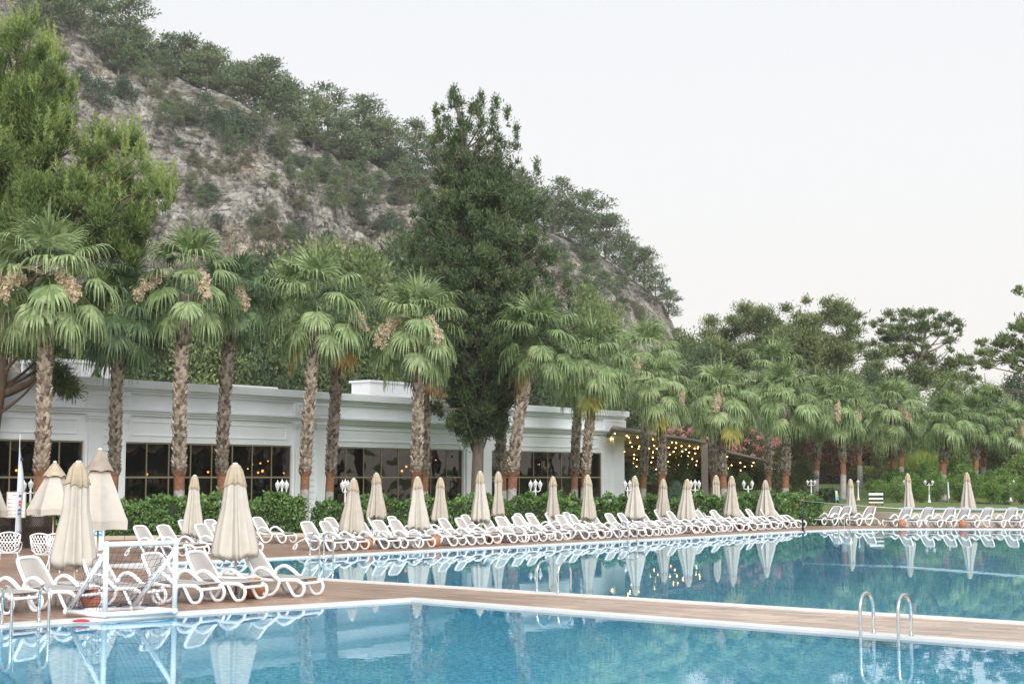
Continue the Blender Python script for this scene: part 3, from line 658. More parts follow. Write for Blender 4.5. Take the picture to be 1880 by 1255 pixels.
# ------------------------------------------------------------------ sun loungers
ORD = ['leftmost', 'second', 'third', 'fourth', 'fifth', 'sixth', 'seventh', 'eighth', 'ninth', 'tenth', 'eleventh', 'twelfth', 'thirteenth', 'fourteenth', 'fifteenth',
       'sixteenth', 'seventeenth', 'eighteenth', 'nineteenth', 'twentieth', 'twenty-first', 'twenty-second', 'twenty-third', 'twenty-fourth', 'twenty-fifth', 'twenty-sixth',
       'twenty-seventh', 'twenty-eighth', 'twenty-ninth', 'thirtieth'] + ['%s-%s' % (t, u) for t in ('thirty', 'forty', 'fifty', 'sixty') for u in ('first', 'second', 'third', 'fourth', 'fifth', 'sixth', 'seventh', 'eighth', 'ninth')]
def nth(i): return ORD[i] if i == 0 else ORD[i] + ' from left'

def make_lounger():
    o = empty('sun_lounger', (0, 0, 0)); W2 = 0.33
    sr = [(-.10, .37), (.15, .335), (.45, .335), (.75, .35), (.98, .345), (1.08, .29)]
    m = MB()
    for s in (-1, 1): m.tube(spline([(x, s*W2, z) for x, z in sr], 4), 0.042, 8, flat=0.85)
    m.tube([(1.08, -W2, .29), (1.10, -.15, .285), (1.10, .15, .285), (1.08, W2, .29)], .032, 8); m.tube([(-.10, -W2, .37), (-.10, W2, .37)], .03, 8)
    m.tube([(.5, -W2, .325), (.5, W2, .325)], .024, 6); m.build('frame', WHITE, o)
    def slab(p0, p1, w0, w1, th, sag):
        vs, fs = [], []; p0, p1 = Vector(p0), Vector(p1); nrm = Vector((-(p1-p0).z, 0, (p1-p0).x)).normalized(); n = 8
        for i in range(n+1):
            t = i/n; p = p0.lerp(p1, t); w_ = w0 + (w1-w0)*t
            for j in range(5):
                y = (j/4*2-1)*w_; dz = -sag*(1-(j/2-1)**2)*math.sin(math.pi*min(max(t, .05), .95))
                q = p + nrm*dz; vs.append((q.x, y, q.z))
        k = len(vs)
        vs += [tuple(Vector(v) - nrm*th) for v in vs]
        for i in range(n):
            for j in range(4):
                a = i*5+j; fs.append((a, a+1, a+6, a+5)); fs.append((k+a, k+a+5, k+a+6, k+a+1))
        for i in range(n):
            for j in (0, 4): a = i*5+j; fs.append((a, a+5, k+a+5, k+a))
        for j in range(4):
            for a in (j, n*5+j): fs.append((a, a+1, k+a+1, k+a))
        q = MB(); q.add(vs, fs, True); return q
    slab((-.08, 0, .415), (1.05, 0, .388), W2-.01, W2-.01, .014, .004).build('seat', TAUPE, o)
    B0, B1 = Vector((-.10, 0, .375)), Vector((-.50, 0, .925)); bd = (B1-B0).normalized()
    bk = slab(B0 + bd*.03, B1 - bd*.035, W2-.03, W2-.075, .010, .015).build('backrest', TAUPE, o)
    top = lambda y, t: (B0 + bd*t) + Vector((0, y, 0)); Lb = (B1-B0).length
    fr = [top(-W2+.01, -.02), top(-W2+.02, Lb*.5), top(-W2+.06, Lb*.90), top(-W2+.13, Lb*.985), top(-.1, Lb*1.01), top(.1, Lb*1.01), top(W2-.13, Lb*.985), top(W2-.06, Lb*.90), top(W2-.02, Lb*.5), top(W2-.01, -.02)]
    q = MB(); q.tube(spline(fr, 3), .041, 8, flat=.85); q.tube([top(-W2+.02, .02), top(W2-.02, .02)], .026, 6); q.build('backrest_frame', WHITE, bk)
    for s in (-1, 1):
        y = s*(W2+.055)
        q = MB(); q.tube(spline([(-.16, y, .37), (-.10, y, .50), (.03, y, .575), (.17, y, .575), (.32, y, .50), (.46, y, .40), (.54, y, .35)], 4), [.041]*25, 8, flat=1.2); q.build('armrest', WHITE, o)
        q = MB(); q.tube(spline([(-.16, y, .40), (-.02, y, .25), (.12, y, .07), (.24, y, .03), (.38, y, .06), (.50, y, .17), (.56, y, .33)], 4), .034, 8, flat=1.15); q.build('leg', WHITE, o)
        q = MB(); q.tube(spline([(-.16, y, .38), (-.36, y, .32), (-.54, y, .23), (-.66, y, .13), (-.71, y, .05), (-.64, y, .03), (-.57, y, .07), (-.53, y, .20)], 4), .032, 8, flat=1.1); q.build('leg', WHITE, o)
        q = MB(); q.tube(spline([(.70, s*W2, .32), (.79, s*W2, .17), (.89, s*W2, .05), (.98, s*W2, .03), (1.08, s*W2, .06), (1.14, s*W2, .17), (1.12, s*W2, .27), (1.06, s*W2, .32)], 4), .033, 8, flat=1.1); q.build('leg', WHITE, o)
    q = MB(); q.tube([(-.30, -.2, .62), (-.42, -.2, .30)], .016, 6); q.tube([(-.30, .2, .62), (-.42, .2, .30)], .016, 6); q.tube([(-.42, -W2-.05, .29), (-.42, W2+.05, .29)], .018, 6)
    q.build('back_support', WHITE, o)
    return o
LPROTO = make_lounger(); LUSED = [False]; LOUNGERS = []
def lounger(px, pyb, yaw, label, group, z=0.0):
    """backrest top is seen at column px, the floor under it at row pyb"""
    g = G(px, pyb); a = R(yaw); c, s = math.cos(a), math.sin(a)
    o = LPROTO if not LUSED[0] else copy_tree(LPROTO); LUSED[0] = True
    o.location = (g.x + .5*c, g.y + .5*s, z); o.rotation_euler = (0, 0, a)
    tag(o, label, 'sun lounger', group); LOUNGERS.append(o); return o
rl = random.Random(21)
FRONT = [(-62, 1119, 'white sun lounger cut by the photo edge behind the left pool ladder'), (47, 1113.5, 'white sun lounger right of the left pool ladder under the near parasol'),
         (165, 1107, 'white sun lounger directly behind the left side of the goal net'), (275, 1101, 'white sun lounger behind the right side of the goal net'),
         (356, 1096.5, 'white sun lounger left of the big near parasol with side table'), (459, 1089.5, 'white sun lounger nearest the pool corner right of the big near parasol')]
for px, py, lb in FRONT: lounger(px, py, -29 + rl.uniform(-2, 2), lb, 'loungers along the near pool')
MIDL = [(254, 1020, 'white sun lounger leftmost of the second cluster behind the goal crossbar'), (297, 1018.5, 'white sun lounger just right of the first one behind the goal crossbar'),
        (335, 1003, 'white sun lounger half hidden left of the slim parasol by the hedge'), (366, 1015.5, 'white sun lounger directly under the slim parasol by the hedge'),
        (383, 1002, 'white sun lounger behind and right of the slim parasol by the hedge'), (398, 1013, 'white sun lounger half hidden by the big near parasol, left side'),
        (470, 995, 'lone white sun lounger by the hedge right of the big near parasol')]
for px, py, lb in MIDL: lounger(px, py, -28 + rl.uniform(-2, 2), lb, 'loungers between the hedge and the pool end')
YF = [(540, 1010), (560, 1008.5), (720, 1003), (840, 997), (950, 991.5), (1080, 985.5), (1160, 981.5), (1270, 975.5), (1340, 972), (1400, 968.5), (1470, 964)]
YB = [(540, 999), (600, 996.5), (720, 992), (850, 988), (1000, 982), (1200, 973), (1320, 967.5), (1430, 963)]
F_ROW = [561, 594, 657, 692, 722, 775, 811, 841, 889, 916, 946, 973, 1026, 1049, 1085, 1116, 1138, 1160, 1178, 1228, 1259, 1279, 1309, 1337, 1353, 1372, 1400, 1417]
B_ROW = [603, 681, 717, 763, 852, 918, 949, 971, 1006, 1038, 1206, 1283, 1303]
for i, px in enumerate(F_ROW):
    lounger(px, lerp_tab(YF, px), -31 + rl.uniform(-5, 5), nth(i) + ' white sun lounger in the long front row by the far pool edge', 'front row of loungers along the far pool edge')
for i, px in enumerate(B_ROW):
    lounger(px, lerp_tab(YB, px), -31 + rl.uniform(-6, 6), nth(i) + ' white sun lounger in the back row against the hedge', 'back row of loungers against the hedge')
R_ROW = [(1538, 962.2), (1557, 962.5), (1601, 963.2), (1668, 965.2), (1707, 966), (1748, 966.3), (1775, 966.3), (1817, 966.5), (1861, 966.5), (1893, 966.5)]
for i, (px, py) in enumerate(R_ROW):
    lounger(px, py, 180 + 38 + rl.uniform(-3, 3), nth(i) + ' white sun lounger of the row facing left by the beige wall', 'loungers facing left by the beige garden wall')

# ------------------------------------------------------------------ parasols
def closed_parasol(seed, height, zbot, rbot, slim=1.0, body=CREAM, cap=TAN):
    rnd = random.Random(seed); o = empty('closed_parasol', (0, 0, 0)); n = 64; k = 8
    ph = [rnd.uniform(-.5, .5) for _ in range(3)]; am = [rnd.uniform(.8, 1.2) for _ in range(k)]
    def fold(d):
        def f(w_, i):
            u = ((w_ + ph[0]) % (2*math.pi)) / (2*math.pi) * k; lob = am[int(u) % k]; u = (u % 1.0) ** (1.0 + .8*am[(int(u)+3) % k] - .5)
            return 1 + d[i] * ((1 - 2*abs(u - .5)) * 1.15 - .6) * lob + d[i]*.30*math.cos(3*w_ + ph[1]) * (0.4 + ph[2]) + d[i]*.25*math.cos(2*w_+ph[2]*6)
        return f
    ct = height - .05; cb = height - .05 - (height - zbot) * .215; Hc = cb - zbot
    prof = [(.10, ct - .12), (.125*slim, cb + .06), (.145*slim, cb - .04), (rbot*.56, cb - Hc*.30), (rbot*.75, cb - Hc*.55), (rbot*.93, cb - Hc*.80), (rbot*1.0, cb - Hc*.92), (rbot*.97, zbot), (rbot*.90, zbot + .012), (rbot*.80, cb - Hc*.7), (.10, cb - .1)]
    dd = [.02, .35, .5, .62, .62, .58, .54, .50, .50, .50, .2]
    m = MB(); m.lathe(prof, n, fold=fold(dd))
    # uneven hem
    vs = m.v
    for i in (6, 7, 8):
        for q in range(n):
            x, y, z = vs[i*n+q]; a = math.atan2(y, x); vs[i*n+q] = (x, y, z + .05*math.sin(3*a + ph[1]*9) * (i > 6) + .03*math.cos(k*a + ph[0]))
    m.build('canopy', body, o)
    prof = [(.001, ct), (.06, ct), (.095, ct - .03), (.125*slim, ct - .14), (.146*slim, cb + .14), (.172*slim, cb), (.165*slim, cb - .005), (.14*slim, cb + .1)]
    dd = [0, 0, .08, .20, .30, .38, .38, .3]
    m = MB(); m.lathe(prof, n, fold=fold(dd)); vs = m.v
    for i in (5, 6):
        for q in range(n):
            x, y, z = vs[i*n+q]; a = math.atan2(y, x); vs[i*n+q] = (x, y, z + .055*(abs(math.cos((a+ph[0])*k/2)) - .6) + .03*math.sin(2*a+ph[1]*7))
    m.build('top_cap', cap, o)
    MB().lathe([(.001, height - .02), (.04, height - .022), (.055, height - .04), (.05, height - .06), (.02, height - .065)], 12).build('finial', WHITE, o)
    MB().lathe([(.026, 0.02), (.026, zbot + .3)], 10).build('pole', POLE, o)
    MB().lathe([(.001, .09), (.05, .09), (.06, .07), (.22, .05), (.26, .03), (.26, .005)], 20).build('base', plain('concrete_base_%d' % seed, (.40, .38, .36), .9, .1) if 'concrete_base' not in MATS else MATS['concrete_base'], o)
    return o
plain('concrete_base', (.40, .38, .36), .9, .1)
def place_parasol(px, pyb, pytop, pybot, wpx, seed, label, group, **kw):
    g = G(px, pyb); Y = g.y; ht = P(px, pytop, Y).z; zb = P(px, pybot, Y).z; rb = wpx / 2 * Y / F * .84
    o = closed_parasol(seed, ht, zb, rb, **kw); o.location = g; o.rotation_euler = (R(1.4)*math.sin(seed*2.1), R(1.4)*math.cos(seed*3.7), seed * 1.3)
    return tag(o, label, 'parasol', group)
PG = 'closed cream parasols around the pools'
place_parasol(135, 1108, 843, 1040, 74, 1, 'tall closed cream parasol behind the goal, tan cap, between two loungers', PG, slim=1.25, body=CREAM)
place_parasol(433, 1096, 847, 1024, 76, 2, 'big closed cream parasol standing through the white side table', PG, slim=1.15, body=CREAM)
UF = [(645, 876, 978, 42), (768, 873, 971, 37), (884, 863, 956, 34), (1081, 870, 953, 28), (1165, 872, 952, 39), (1262, 878, 955, 31), (1342, 872, 948, 30), (1408, 880, 948, 38)]
UB = [(690, 866, 950, 35), (807, 875, 957, 31), (914, 864, 946, 25), (1017, 873, 949, 26), (1216, 878, 948, 27), (1318, 871, 941, 21)]
place_parasol(355, 1011, 870, 984, 40, 3, 'slim closed cream parasol before the hedge left of the big near one', PG)
POTS = []; TABLES = []
for i, (px, t, b, wd) in enumerate(UF):
    place_parasol(px, lerp_tab(YF, px) + 0.5, t, b, wd, 10 + i, nth(i) + ' closed cream parasol standing in the front row of loungers', PG, body=CREAM if i % 3 else CREAM2)
    TABLES.append((px, lerp_tab(YF, px) + 0.5)); POTS.append((px + (29, 30, 19, 27, 24, 23, 21, 23)[i], lerp_tab(YF, px) + (2, 2, 2, 0, -.5, .5, .5, -1)[i]))
for i, (px, t, b, wd) in enumerate(UB):
    place_parasol(px, lerp_tab(YB, px) + 0.3, t, b, wd, 30 + i, nth(i) + ' closed beige parasol of the back row against the hedge', PG, body=CREAM2)
    TABLES.append((px, lerp_tab(YB, px) + .3))
for i, (px, t, b, wd) in enumerate(((1563, 878, 943, 23), (1671, 868, 934, 22), (1780, 866, 936, 29))):
    place_parasol(px, (961.5, 962.5, 963.5)[i], t, b, wd, 50 + i, ('small closed parasol left of the dark green board stand', 'middle closed parasol of the row by the beige wall', 'right closed parasol of the row by the beige wall')[i], PG, body=CREAM)
    POTS.append((px + (-6, -15, -12)[i], (963.5, 967.6, 968.4)[i])); TABLES.append((px, (961.5, 962.5, 963.5)[i]))

def half_parasol(px, pyb, pytop, pybot, hw, cap, n, rot, label, seed):
    """a parasol left half open: flat panels hanging from the ribs, scalloped cap, valance"""
    g = G(px, pyb); Y = g.y; ht = P(px, pytop, Y).z; zb = P(px, pybot, Y).z; rb = hw * Y / F; rnd = random.Random(seed)
    o = empty('half_open_parasol', g, rot); tag(o, label, 'parasol', 'half open cream parasols on the left')
    hem = .11 * (ht - zb); Hh = ht - .06 - zb
    def ring(r, z, sag):
        o_ = []
        for i in range(n):
            for j in range(8):
                t = j/8; a0, a1 = 2*math.pi*i/n, 2*math.pi*(i+1)/n
                p = Vector((math.cos(a0), math.sin(a0), 0)).lerp(Vector((math.cos(a1), math.sin(a1), 0)), t) * r
                p *= 1 - sag * math.sin(math.pi*t); o_.append((p.x, p.y, z + sag * .15 * math.sin(math.pi*t)))
        return o_
    def skin(rings, name, mt):
        k = 8*n; m = MB(); vs = [v for r_ in rings for v in r_]
        m.add(vs, [(q*k+i, q*k+(i+1) % k, (q+1)*k+(i+1) % k, (q+1)*k+i) for q in range(len(rings)-1) for i in range(k)], False); ob = m.build(name, mt, o)
        return ob
    z = lambda t: ht - .06 - Hh*t
    skin([ring(.05, z(.02), 0), ring(rb*.33, z(.25), .05), ring(rb*.62, z(.52), .10), ring(rb*.90, z(.80), .13), ring(rb, zb + hem, .15), ring(rb*.985, zb, .16)], 'canopy', CREAM)
    c = skin([ring(.05, ht - .02, 0), ring(rb*.22, z(.08), .02), ring(rb*.44, z(.235), .02), ring(rb*.47, z(.265), .03)], 'top_cap', cap)
    vs = c.data.vertices; k = 8*n
    for i in range(k):
        for q in (2, 3):
            v = vs[q*k+i]; v.co.z += .05 * abs(math.sin(math.pi*(i % 8)/8)) * (1 if q == 3 else .5)
            v.co.x *= 1 + .10*abs(math.sin(math.pi*(i % 8)/8)); v.co.y *= 1 + .10*abs(math.sin(math.pi*(i % 8)/8))
    MB().lathe([(.001, ht + .03), (.05, ht + .02), (.06, ht - .02), (.03, ht - .03)], 12).build('finial', WHITE, o)
    MB().lathe([(.028, .02), (.028, ht - .1)], 10).build('pole', POLE, o)
    MB().lathe([(.001, .09), (.05, .09), (.06, .07), (.22, .05), (.26, .03), (.26, .005)], 20).build('base', MATS['concrete_base'], o)
    r = MB()
    for i in range(n):
        a = 2*math.pi*i/n; r.tube([(.03*math.cos(a), .03*math.sin(a), z(.04)-.02), (rb*.97*math.cos(a), rb*.97*math.sin(a), zb + hem - .02)], .012, 6)
    r.build('ribs', POLE, o); return o
half_parasol(96, 1012, 847, 945, 47, TAN, 6, .35, 'half open cream parasol at the back behind the lattice chairs', 1)
half_parasol(178, 1040, 824, 972, 57, MAUVE, 6, .9, 'largest half open cream parasol with faded mauve cap', 2)
half_parasol(-32, 1012, 838, 950, 42, TAN, 6, .5, 'half open parasol cut off by the left photo edge', 3)

# terracotta urns and side tables that stand by the parasols
def make_pot():
    o = empty('terracotta_urn'); MB().lathe([(.001, .004), (.14, .004), (.20, .07), (.245, .18), (.25, .27), (.22, .36), (.16, .42), (.15, .45), (.17, .47), (.16, .475), (.13, .45), (.12, .42), (.001, .40)], 24).build('body', TERRA, o)
    MB().lathe([(.001, .425), (.118, .425)], 16).build('sand', plain('sand_fill', (.42, .36, .28), .95, .15), o); return o
def make_table():
    o = empty('side_table'); m = MB(); m.box((0, 0, .42), (.62, .62, .035)); m.build('tabletop', WHITE, o, bevel=.012)
    m = MB(); m.span(-.27, .27, -.285, -.26, .36, .402); m.span(-.27, .27, .26, .285, .36, .402); m.span(-.285, -.26, -.27, .27, .36, .402); m.span(.26, .285, -.27, .27, .36, .402); m.build('apron', WHITE, o)
    for x in (-.25, .25):
        for y in (-.25, .25): MB().tube([(x, y, 0), (x*.98, y*.98, .40)], [.02, .03], 8).build('leg', WHITE, o)
    return o
pot0, tab0 = make_pot(), make_table(); first = True
allp = [(466, 1097, 'terracotta urn under the end of the lounger nearest the pool corner'), (169, 1117, 'terracotta urn beside the left post of the goal net'), (379, 1014, 'terracotta urn below the slim parasol by the hedge')]
allp += [(px, py, nth(i) + ' small terracotta urn among the front row loungers') for i, (px, py) in enumerate(POTS[:8])]
allp += [(px, py, ('terracotta urn below the small parasol left of the board stand', 'terracotta urn below the middle parasol by the beige wall', 'terracotta urn below the right parasol by the beige wall')[i]) for i, (px, py) in enumerate(POTS[8:])]
for px, py, lb in allp:
    o = pot0 if first else copy_tree(pot0); first = False; o.location = G(px, py); o.scale = (.84,)*3; tag(o, lb, 'urn', 'terracotta urns beside the parasols')
    o.rotation_euler.z = px
first = True
alltab = [(435, 1096.5, 'white square side table around the pole of the big near parasol'), (137, 1109, 'white side table around the pole of the tall parasol behind the goal'), (349, 1011, 'white side table with a dark cloth by the slim parasol')]
for i, (px, py) in enumerate(TABLES):
    alltab.append((px, py, (nth(i) + ' white side table around a front row parasol pole') if i < 8 else (nth(i-8) + ' white side table around a back row parasol pole') if i < 14 else (nth(i-14) + ' white side table by the beige wall')))
for px, py, lb in alltab:
    o = tab0 if first else copy_tree(tab0); first = False; o.location = G(px, py); o.rotation_euler.z = R(-28); tag(o, lb, 'table', 'white side tables around the parasol poles')
g = G(336, 1012); m = MB(); random.seed(4)
vs = [(g.x + (i-4)*.06, g.y - .15 + (j-3)*.07, .445 + .055*abs(math.sin(i*1.3+j)) + .03*random.random()) for j in range(7) for i in range(9)]
m.add(vs, [(j*9+i, j*9+i+1, j*9+i+10, j*9+i+9) for j in range(6) for i in range(8)], True)
o = m.build('crumpled_towel', GREYF); tag(o, 'crumpled grey green towel lying on the side table by the slim parasol', 'towel'); sm_ = o.modifiers.new('cloth_thickness', 'SOLIDIFY'); sm_.thickness = .012

# ------------------------------------------------------------------ ladders
def ladder(p_deck, inward, wid, label, z_top=.66, reach=.46):
    """p_deck: foot of the first rail on the coping; inward: direction into the pool"""
    p = Vector((*p_deck, 0)); d = Vector((*inward, 0)).normalized(); sd_ = Vector((-d.y, d.x, 0)); ang = math.atan2(d.y, d.x)
    o = empty('pool_ladder', p, ang, label, 'ladder', 'steel pool ladders')
    for k in (0, 1):
        y = wid * k; r_ = reach/2; zc = z_top - r_
        pts = [(0, y, .02), (0, y, zc)] + [(r_ - r_*math.cos(a), y, zc + r_*math.sin(a)) for a in [math.pi*q/12 for q in range(1, 12)]] + [(2*r_, y, zc), (2*r_, y, -.3), (2*r_, y, -1.0)]
        MB().tube(pts, .026, 10).build('handrail', STEEL, o)
        MB().lathe([(.001, .036), (.035, .036), (.045, .024)], 14, (0, y, 0)).build('flange', STEEL, o)
    for q in range(3): MB().span(2*r_-.05, 2*r_+.03, .02, wid-.02, -.30-.26*q, -.26-.26*q).build('tread', STEEL, o)
    return o
bd_ = (Vector(xy(1880, 1188)) - Vector(xy(840, 1110))).normalized()      # along the bridge, to the right
ladder(xy(1673, 1169), (bd_.y, -bd_.x), -.62, 'steel pool ladder on the near pool edge at lower right')
mb_ = (Vector(xy(1880, 1142)) - Vector(xy(840, 1077))).normalized()
ladder(xy(986, 1087.5), (-mb_.y, mb_.x), -.56, 'steel pool ladder in the middle on the far side of the walkway')
lb_ = (Vector(xy(753, 1102)) - Vector(xy(0, 1150))).normalized()
ladder(xy(3, 1148), (lb_.y, -lb_.x), .62, 'steel pool ladder at the lower left corner by the loungers')
fb_ = (Vector(xy(840, 1008)) - Vector(xy(489, 1026))).normalized()
ladder(xy(569, 1021), (fb_.y, -fb_.x), .55, 'steel pool ladder on the far edge in front of the leftmost loungers', .72)
ladder(xy(1137, 992), (fb_.y, -fb_.x), .55, 'steel pool ladder on the far edge near the middle parasols', .72)
ladder(xy(1530, 972), (.35, -1), .6, 'small steel pool ladder at the far right pool bend', .72)

# ------------------------------------------------------------------ water polo goal
def goal():
    A, B = G(192, 1137), G(320, 1129.5); A.z = B.z = 0.06        # feet of the two front posts, on the pool edge
    u = (B-A); wd = u.length; u.normalize(); ang = math.atan2(u.y, u.x)
    o = empty('water_polo_goal', (A.x, A.y, 0), ang, 'white pipe water polo goal with dark net at the pool edge', 'goal')
    zt = P(192, 999, A.y).z; r = .047; dp = .95; z0 = .085
    for nm, pts in (('post', [(0, 0, z0), (0, 0, zt)]), ('post', [(wd, 0, z0), (wd, 0, zt)]), ('crossbar', [(0, 0, zt), (wd, 0, zt)]),
                    ('stay', [(0, 0, zt-.12), (-.32, dp, z0)]), ('stay', [(wd, 0, zt-.12), (wd-.42, dp, z0)]),
                    ('base_pipe', [(0, 0, z0), (wd, 0, z0)]), ('base_pipe', [(0, 0, z0), (-.36, dp, z0)]), ('base_pipe', [(-.36, dp, z0), (wd-.4, dp, z0)]), ('base_pipe', [(wd, 0, z0), (wd-.42, dp, z0)])):
        MB().tube(pts, r, 12).build(nm, PLASTW, o)
    m = MB()
    for p in ((0, 0, z0), (wd, 0, z0), (0, 0, zt), (wd, 0, zt), (-.36, dp, z0), (wd-.42, dp, z0)): m.sphere(p, .064, 12, 8)
    m.build('pipe_joints', PLASTW, o)
    # net: a sagging grid over back and sides
    m = MB(); nu, nv = 13, 9; rnd = random.Random(2); top0, top1 = Vector((0, .0, zt)), Vector((wd, 0, zt)); b0, b1 = Vector((-.34, dp, z0+.03)), Vector((wd-.42, dp, z0+.03))
    gp = {}
    for i in range(nu+1):
        for j in range(nv+1):
            s, t = i/nu, j/nv; p = top0.lerp(top1, s).lerp(b0.lerp(b1, s), t)
            sag = math.sin(math.pi*t)*.16*math.sin(math.pi*min(max(s, .08), .92)); p += Vector((rnd.uniform(-.012, .012), -.10*math.sin(math.pi*t)+rnd.uniform(-.02, .02), -sag*.5)); gp[i, j] = p
    for i in range(nu+1): m.tube([gp[i, j] for j in range(nv+1)], .0034, 4, False)
    for j in range(nv+1): m.tube([gp[i, j] for i in range(nu+1)], .0034, 4, False)
    for side, (p0, pb) in enumerate(((Vector((0, 0, zt)), b0), (Vector((wd, 0, zt)), b1))):
        base = Vector((p0.x, 0, z0))
        for q in range(1, 9):
            t = q/9; m.tube([p0.lerp(base, t), (p0.lerp(base, t)+pb.lerp(p0, 1-t))/2 + Vector((0, 0, -.03)), p0.lerp(pb, t)], .0034, 4, False)
            m.tube([p0.lerp(pb, t), base.lerp(pb, t) + Vector((rnd.uniform(-.03, .03), 0, 0))], .0034, 4, False)
    for c in ((b0 + Vector((.1, -.06, -.01))), (b1 + Vector((-.15, -.03, -.0))), Vector((wd-.25, .55, z0+.04)), b0.lerp(b1, .6)):    # bunched cord on the floor
        pts = [c + Vector((rnd.gauss(0, .11), rnd.gauss(0, .07), abs(rnd.gauss(0, .035)))) for _ in range(16)]; m.tube(spline(pts, 2), .005, 4, False)
    for (a, b) in ((top0, b0), (top1, b1)):                      # cord wound round the stays
        pts = [a.lerp(b, .12 + .86*q/40) + Vector((.07*math.cos(q*1.25), .0, .07*math.sin(q*1.25))) for q in range(41)]; m.tube(pts, .0045, 4, False)
    m.build('net', NETM, o)
    g = G(149, 1137, .05); q = MB(); q.lathe([(.001, .0), (.11, .0), (.125, .012), (.09, .03), (.04, .042), (.001, .045)], 14, fold=lambda w_, i: 1 + .25*math.cos(w_*2))
    f_ = q.build('red_float', REDP); f_.location = (g.x, g.y, .02); tag(f_, 'small red plastic object on the pool edge left of the goal', 'float')
goal()

# ------------------------------------------------------------------ net across the large pool
def net():
    A = G(1474, 975.0); o = empty('net_post', A, 0, 'black post with rope at the far pool edge where the rows bend', 'post')
    h = P(1474, 918, A.y).z; MB().tube([(0, 0, 0), (0, 0, h)], .045, 12).build('pole', BLACKM, o); MB().lathe([(.001, .05), (.10, .05), (.12, .02), (.12, .004)], 16).build('foot', BLACKM, o)
    MB().lathe([(.001, h+.05), (.06, h+.04), (.06, h-.02), (.045, h-.03)], 12).build('cap', TERRA, o)
    MB().box((.06, 0, h*.72), (.06, .05, .16)).build('winch', BLACKM, o)
    pts = [A + Vector((0, 0, h-.02)), P(1560, 926.5, 62), P(1650, 932.8, 59.5), P(1760, 933.5, 57), P(1880, 934.5, 54.5), P(2300, 936, 47)]
    n_ = tag(empty('pool_net', pts[2], 0), 'white banded volleyball net stretched low across the large pool', 'net'); b0 = pts[2]
    m = MB(); m.tube([p - b0 for p in pts[:3]], .012, 6); m.build('rope', WHITE, n_)
    band = spline([p - b0 for p in pts[2:]], 10); m = MB()
    vs = [p + Vector((0, 0, .036)) for p in band] + [p - Vector((0, 0, .036)) for p in band]; k = len(band)
    m.add(vs, [(i, i+1, k+i+1, k+i) for i in range(k-1)]); tb = m.build('band', WHITE, n_); sm2 = tb.modifiers.new('tape', 'SOLIDIFY'); sm2.thickness = .012
    m = MB(); L_ = 0; Hn = .85
    fine = spline([p - b0 for p in pts[2:]], 40)
    for p in fine[::1]: m.tube([p - Vector((0, 0, .05)), p - Vector((0, 0, Hn))], .0022, 3, False)
    for q in range(1, 7): m.tube([p - Vector((0, 0, .05 + (Hn-.05)*q/6)) for p in fine[::4]], .0022, 3, False)
    m.build('mesh', plain('white_net_cord', (.6, .62, .62), .8, .05), n_)
net()

# ------------------------------------------------------------------ lamp posts
def make_lamp(three):
    o = empty('lamp_post'); top = 2.46
    m = MB(); m.lathe([(.001, 0), (.14, 0), (.14, .06), (.09, .12), (.07, .35), (.05, .40), (.045, 1.9), (.065, 1.93), (.04, 1.97), (.035, 2.05), (.03, 2.10)], 14); m.build('pole', WHITE, o)
    heads = [(-.26, 0, 0), (.26, 0, 0)] + ([(0, 0, .05)] if three else [])
    m = MB()
    for (x, y, dz) in heads:
        if x: m.tube(spline([(0, 0, 1.95), (x*.5, 0, 1.88), (x, 0, 1.95), (x, 0, 2.03)], 4), .022, 8)
        else: m.tube([(0, 0, 2.05), (0, 0, 2.08)], .03, 8)
    m.build('arms', WHITE, o)
    for (x, y, dz) in heads:
        c = (x, y, 2.03 + dz)
        g = MB(); g.lathe([(.055, .03), (.105, .24)], 6, c); gl = g.build('lantern', LANTG, o)
        m = MB(); m.lathe([(.001, 0), (.05, .005), (.065, .03), (.055, .032)], 6, c); m.lathe([(.11, .235), (.125, .25), (.06, .33), (.03, .35), (.02, .40), (.012, .43), (.001, .44)], 6, c)
        for k in range(6):
            a = 2*math.pi*k/6; m.tube([(c[0]+.056*math.cos(a), c[1]+.056*math.sin(a), c[2]+.03), (c[0]+.106*math.cos(a), c[1]+.106*math.sin(a), c[2]+.24)], .009, 5)
        m.build('lantern_cage', WHITE, gl)
    return o
l2, l3 = make_lamp(False), make_lamp(True); u2 = u3 = False
for px, Y, k, rz, lb in ((57, 60, 3, .4, 'white three lantern lamp post behind the left half open parasol'), (518, 62.5, 3, .9, 'white lamp post before the last window pane of the second bay'),
        (634, 64, 3, 1.2, 'white lamp post half hidden by a parasol at the third window'), (983, 68, 3, .5, 'white lamp post before the window of the fourth bay'),
        (1152, 73, 2, 1.0, 'white lamp post half hidden by a parasol right of the building'), (1276, 77, 3, .5, 'white lamp post in front of the pergola near its big post'),
        (1373, 84, 2, .2, 'white lamp post under the smaller pergola'), (1489, 92, 3, .3, 'white lamp post between palms right of the smaller pergola'),
        (1575, 98, 2, 1.3, 'white lamp post half hidden beside the small parasol'), (1653, 96, 2, .2, 'white lamp post in front of the paired palms'),
        (1705, 92, 2, .2, 'white lamp post standing free before the citrus trees'), (1769, 98, 2, .4, 'white lamp post just left of the right parasol'), (1854, 96, 2, .2, 'rightmost white lamp post before the last palm')):
    src = l2 if k == 2 else l3
    if (k == 2 and not u2) or (k == 3 and not u3): o = src
    else: o = copy_tree(src)
    if k == 2: u2 = True
    else: u3 = True
    zt = P(px, 880.5, Y).z; zb = garden_z(colX(px, Y), Y) if px > 1480 else 0
    o.location = (colX(px, Y), Y, zb); o.rotation_euler.z = rz; s_ = (zt - zb) / 2.47; o.scale = (max(1.0, s_), max(1.0, s_), s_)
    tag(o, lb, 'lamp post', 'white garden lamp posts')

